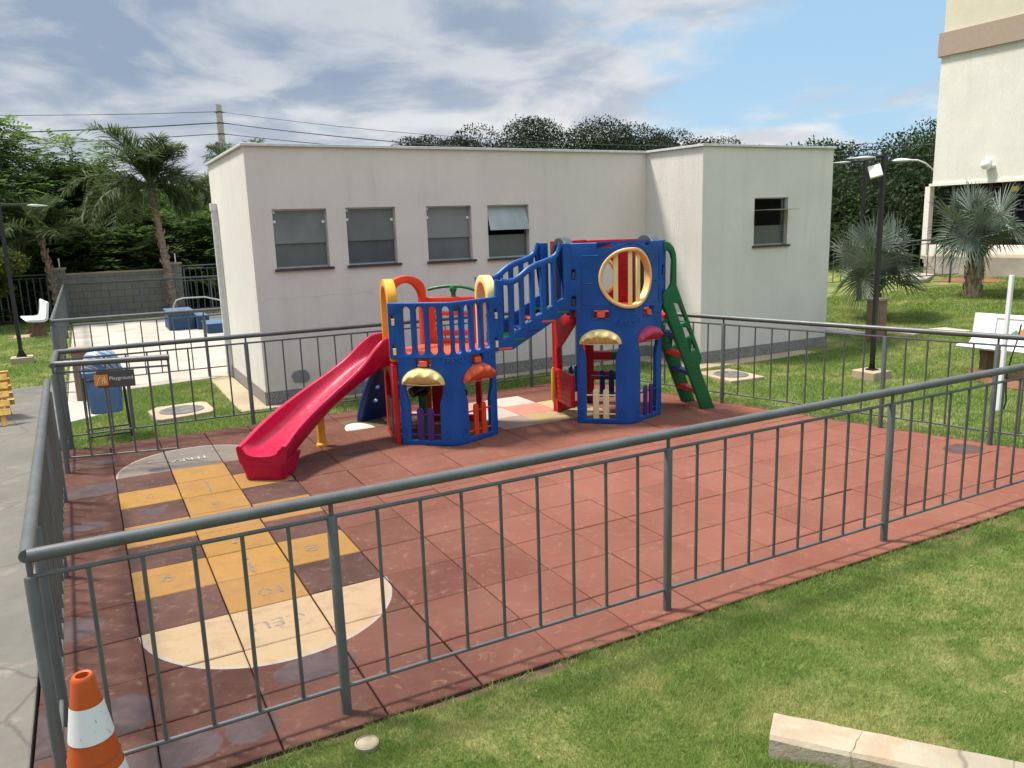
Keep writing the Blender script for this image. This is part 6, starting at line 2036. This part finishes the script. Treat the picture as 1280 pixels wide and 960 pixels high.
grass('grass', [(8.12, -5.4), (7.80, -4.35), (7.50, -3.32), (6.99, -1.42), (6.35, 0.9), (6.35, 1.85), (8.0, 1.78), (8.25, 0.56), (12.0, 0.48), (12.2, 2.6), (14.5, 3.9), (16.0, 0.5), (14.5, -4.2), (11.0, -6.5), (8.6, -6.5)], 4600, 0.040, 0.0085, 3)
grass('grass', [(16.0, 0.5), (14.5, 3.9), (15.4, 5.0), (19.5, 3.0), (20.8, 5.5), (20.8, -2), (14.5, -4.2)], 1700, 0.05, 0.014, 4)
grass('grass', [(-0.44, 1.03), (1.58, 1.03), (1.58, 4.70), (0.15, 4.52), (-0.05, 2.84), (-0.44, 2.56)], 7000, 0.042, 0.0075, 5)
grass('grass', [(1.58, 1.03), (6.34, 1.03), (6.35, 1.83), (1.58, 1.86)], 5500, 0.04, 0.008, 6)
grass('grass', [(-6, 5.95), (-0.60, 5.95), (-0.62, 17.4), (-8, 17.4)], 1500, 0.05, 0.013, 7)

def tufts():
    rng = np.random.default_rng(17)
    cx = rng.uniform(0.2, 9, 420); cy = rng.uniform(-7.9, -5.52, 420)
    cx = np.concatenate([cx, rng.uniform(0.2, 8, 150)]); cy = np.concatenate([cy, rng.uniform(-5.56, -5.48, 150)])
    for i in range(70):                                   # ragged fringe along the kerb
        t = rng.uniform(-0.1, 2.6); sd_ = rng.choice([-1, 1])
        cx = np.append(cx, 2.45 + 0.61 * t - (0.215 if sd_ > 0 else -0.02)); cy = np.append(cy, -6.54 - 0.79 * t - (0.12 if sd_ > 0 else -0.03))
    k = np.ones(len(cx), bool)
    k &= ~inside(HOLES[3], cx, cy)
    cx, cy = cx[k], cy[k]
    m = 16
    x = np.repeat(cx, m) + rng.normal(0, 0.014, len(cx) * m); y = np.repeat(cy, m) + rng.normal(0, 0.014, len(cx) * m)
    z = ground_z(np.minimum(x, 99), np.minimum(y, -5.5)); n = len(x)
    h = np.repeat(rng.uniform(0.025, 0.06, len(cx)), m) * rng.uniform(0.5, 1.2, n)
    a = rng.uniform(0, 2 * np.pi, n); w = 0.0045
    ln = rng.normal(0, 0.6, (n, 2)) * h[:, None]
    p0 = np.stack([x - np.cos(a) * w / 2, y - np.sin(a) * w / 2, z - .003], 1); p1 = np.stack([x + np.cos(a) * w / 2, y + np.sin(a) * w / 2, z - .003], 1)
    p2 = np.stack([x + ln[:, 0], y + ln[:, 1], z + h], 1)
    v = np.stack([p0, p1, p2], 1).reshape(-1, 3)
    tag(mesh_np('grass_tufts', v, np.arange(len(v)).reshape(-1, 3), GRASS), kind='stuff')
tufts()

def leaf_litter():
    rng = np.random.default_rng(23)
    vs, fs = [], []
    for i in range(70):
        if i < 32:
            x, y, z = rng.uniform(-0.3, 6.5), rng.uniform(-5.3, 0.7), 0.006
        else:
            x, y = rng.uniform(0.5, 7.5), rng.uniform(-7.4, -5.6); z = gz(x, y) + 0.022
        a = rng.uniform(0, 6.28); L_ = rng.uniform(0.012, 0.032); w = L_ * 0.38
        t = np.array([math.cos(a), math.sin(a), rng.normal(0, .15)]); b = np.array([-math.sin(a), math.cos(a), rng.normal(0, .2)])
        c = np.array([x, y, z]); k = len(vs)
        vs += [c - t * L_ / 2, c + b * w / 2 + [0, 0, .003], c + t * L_ / 2 + [0, 0, .002], c - b * w / 2 + [0, 0, .004]]
        fs.append((k, k + 1, k + 2, k + 3))
    n = NT('dry_leaf'); r = n.nd('ShaderNodeNewGeometry').outputs['Random Per Island']
    n.base(n.mix(r, (0.10, 0.055, 0.025), (0.34, 0.24, 0.10))); n.rough(0.8)
    tag(mesh_np('leaf_litter', vs, fs, n.m), kind='stuff')
leaf_litter()
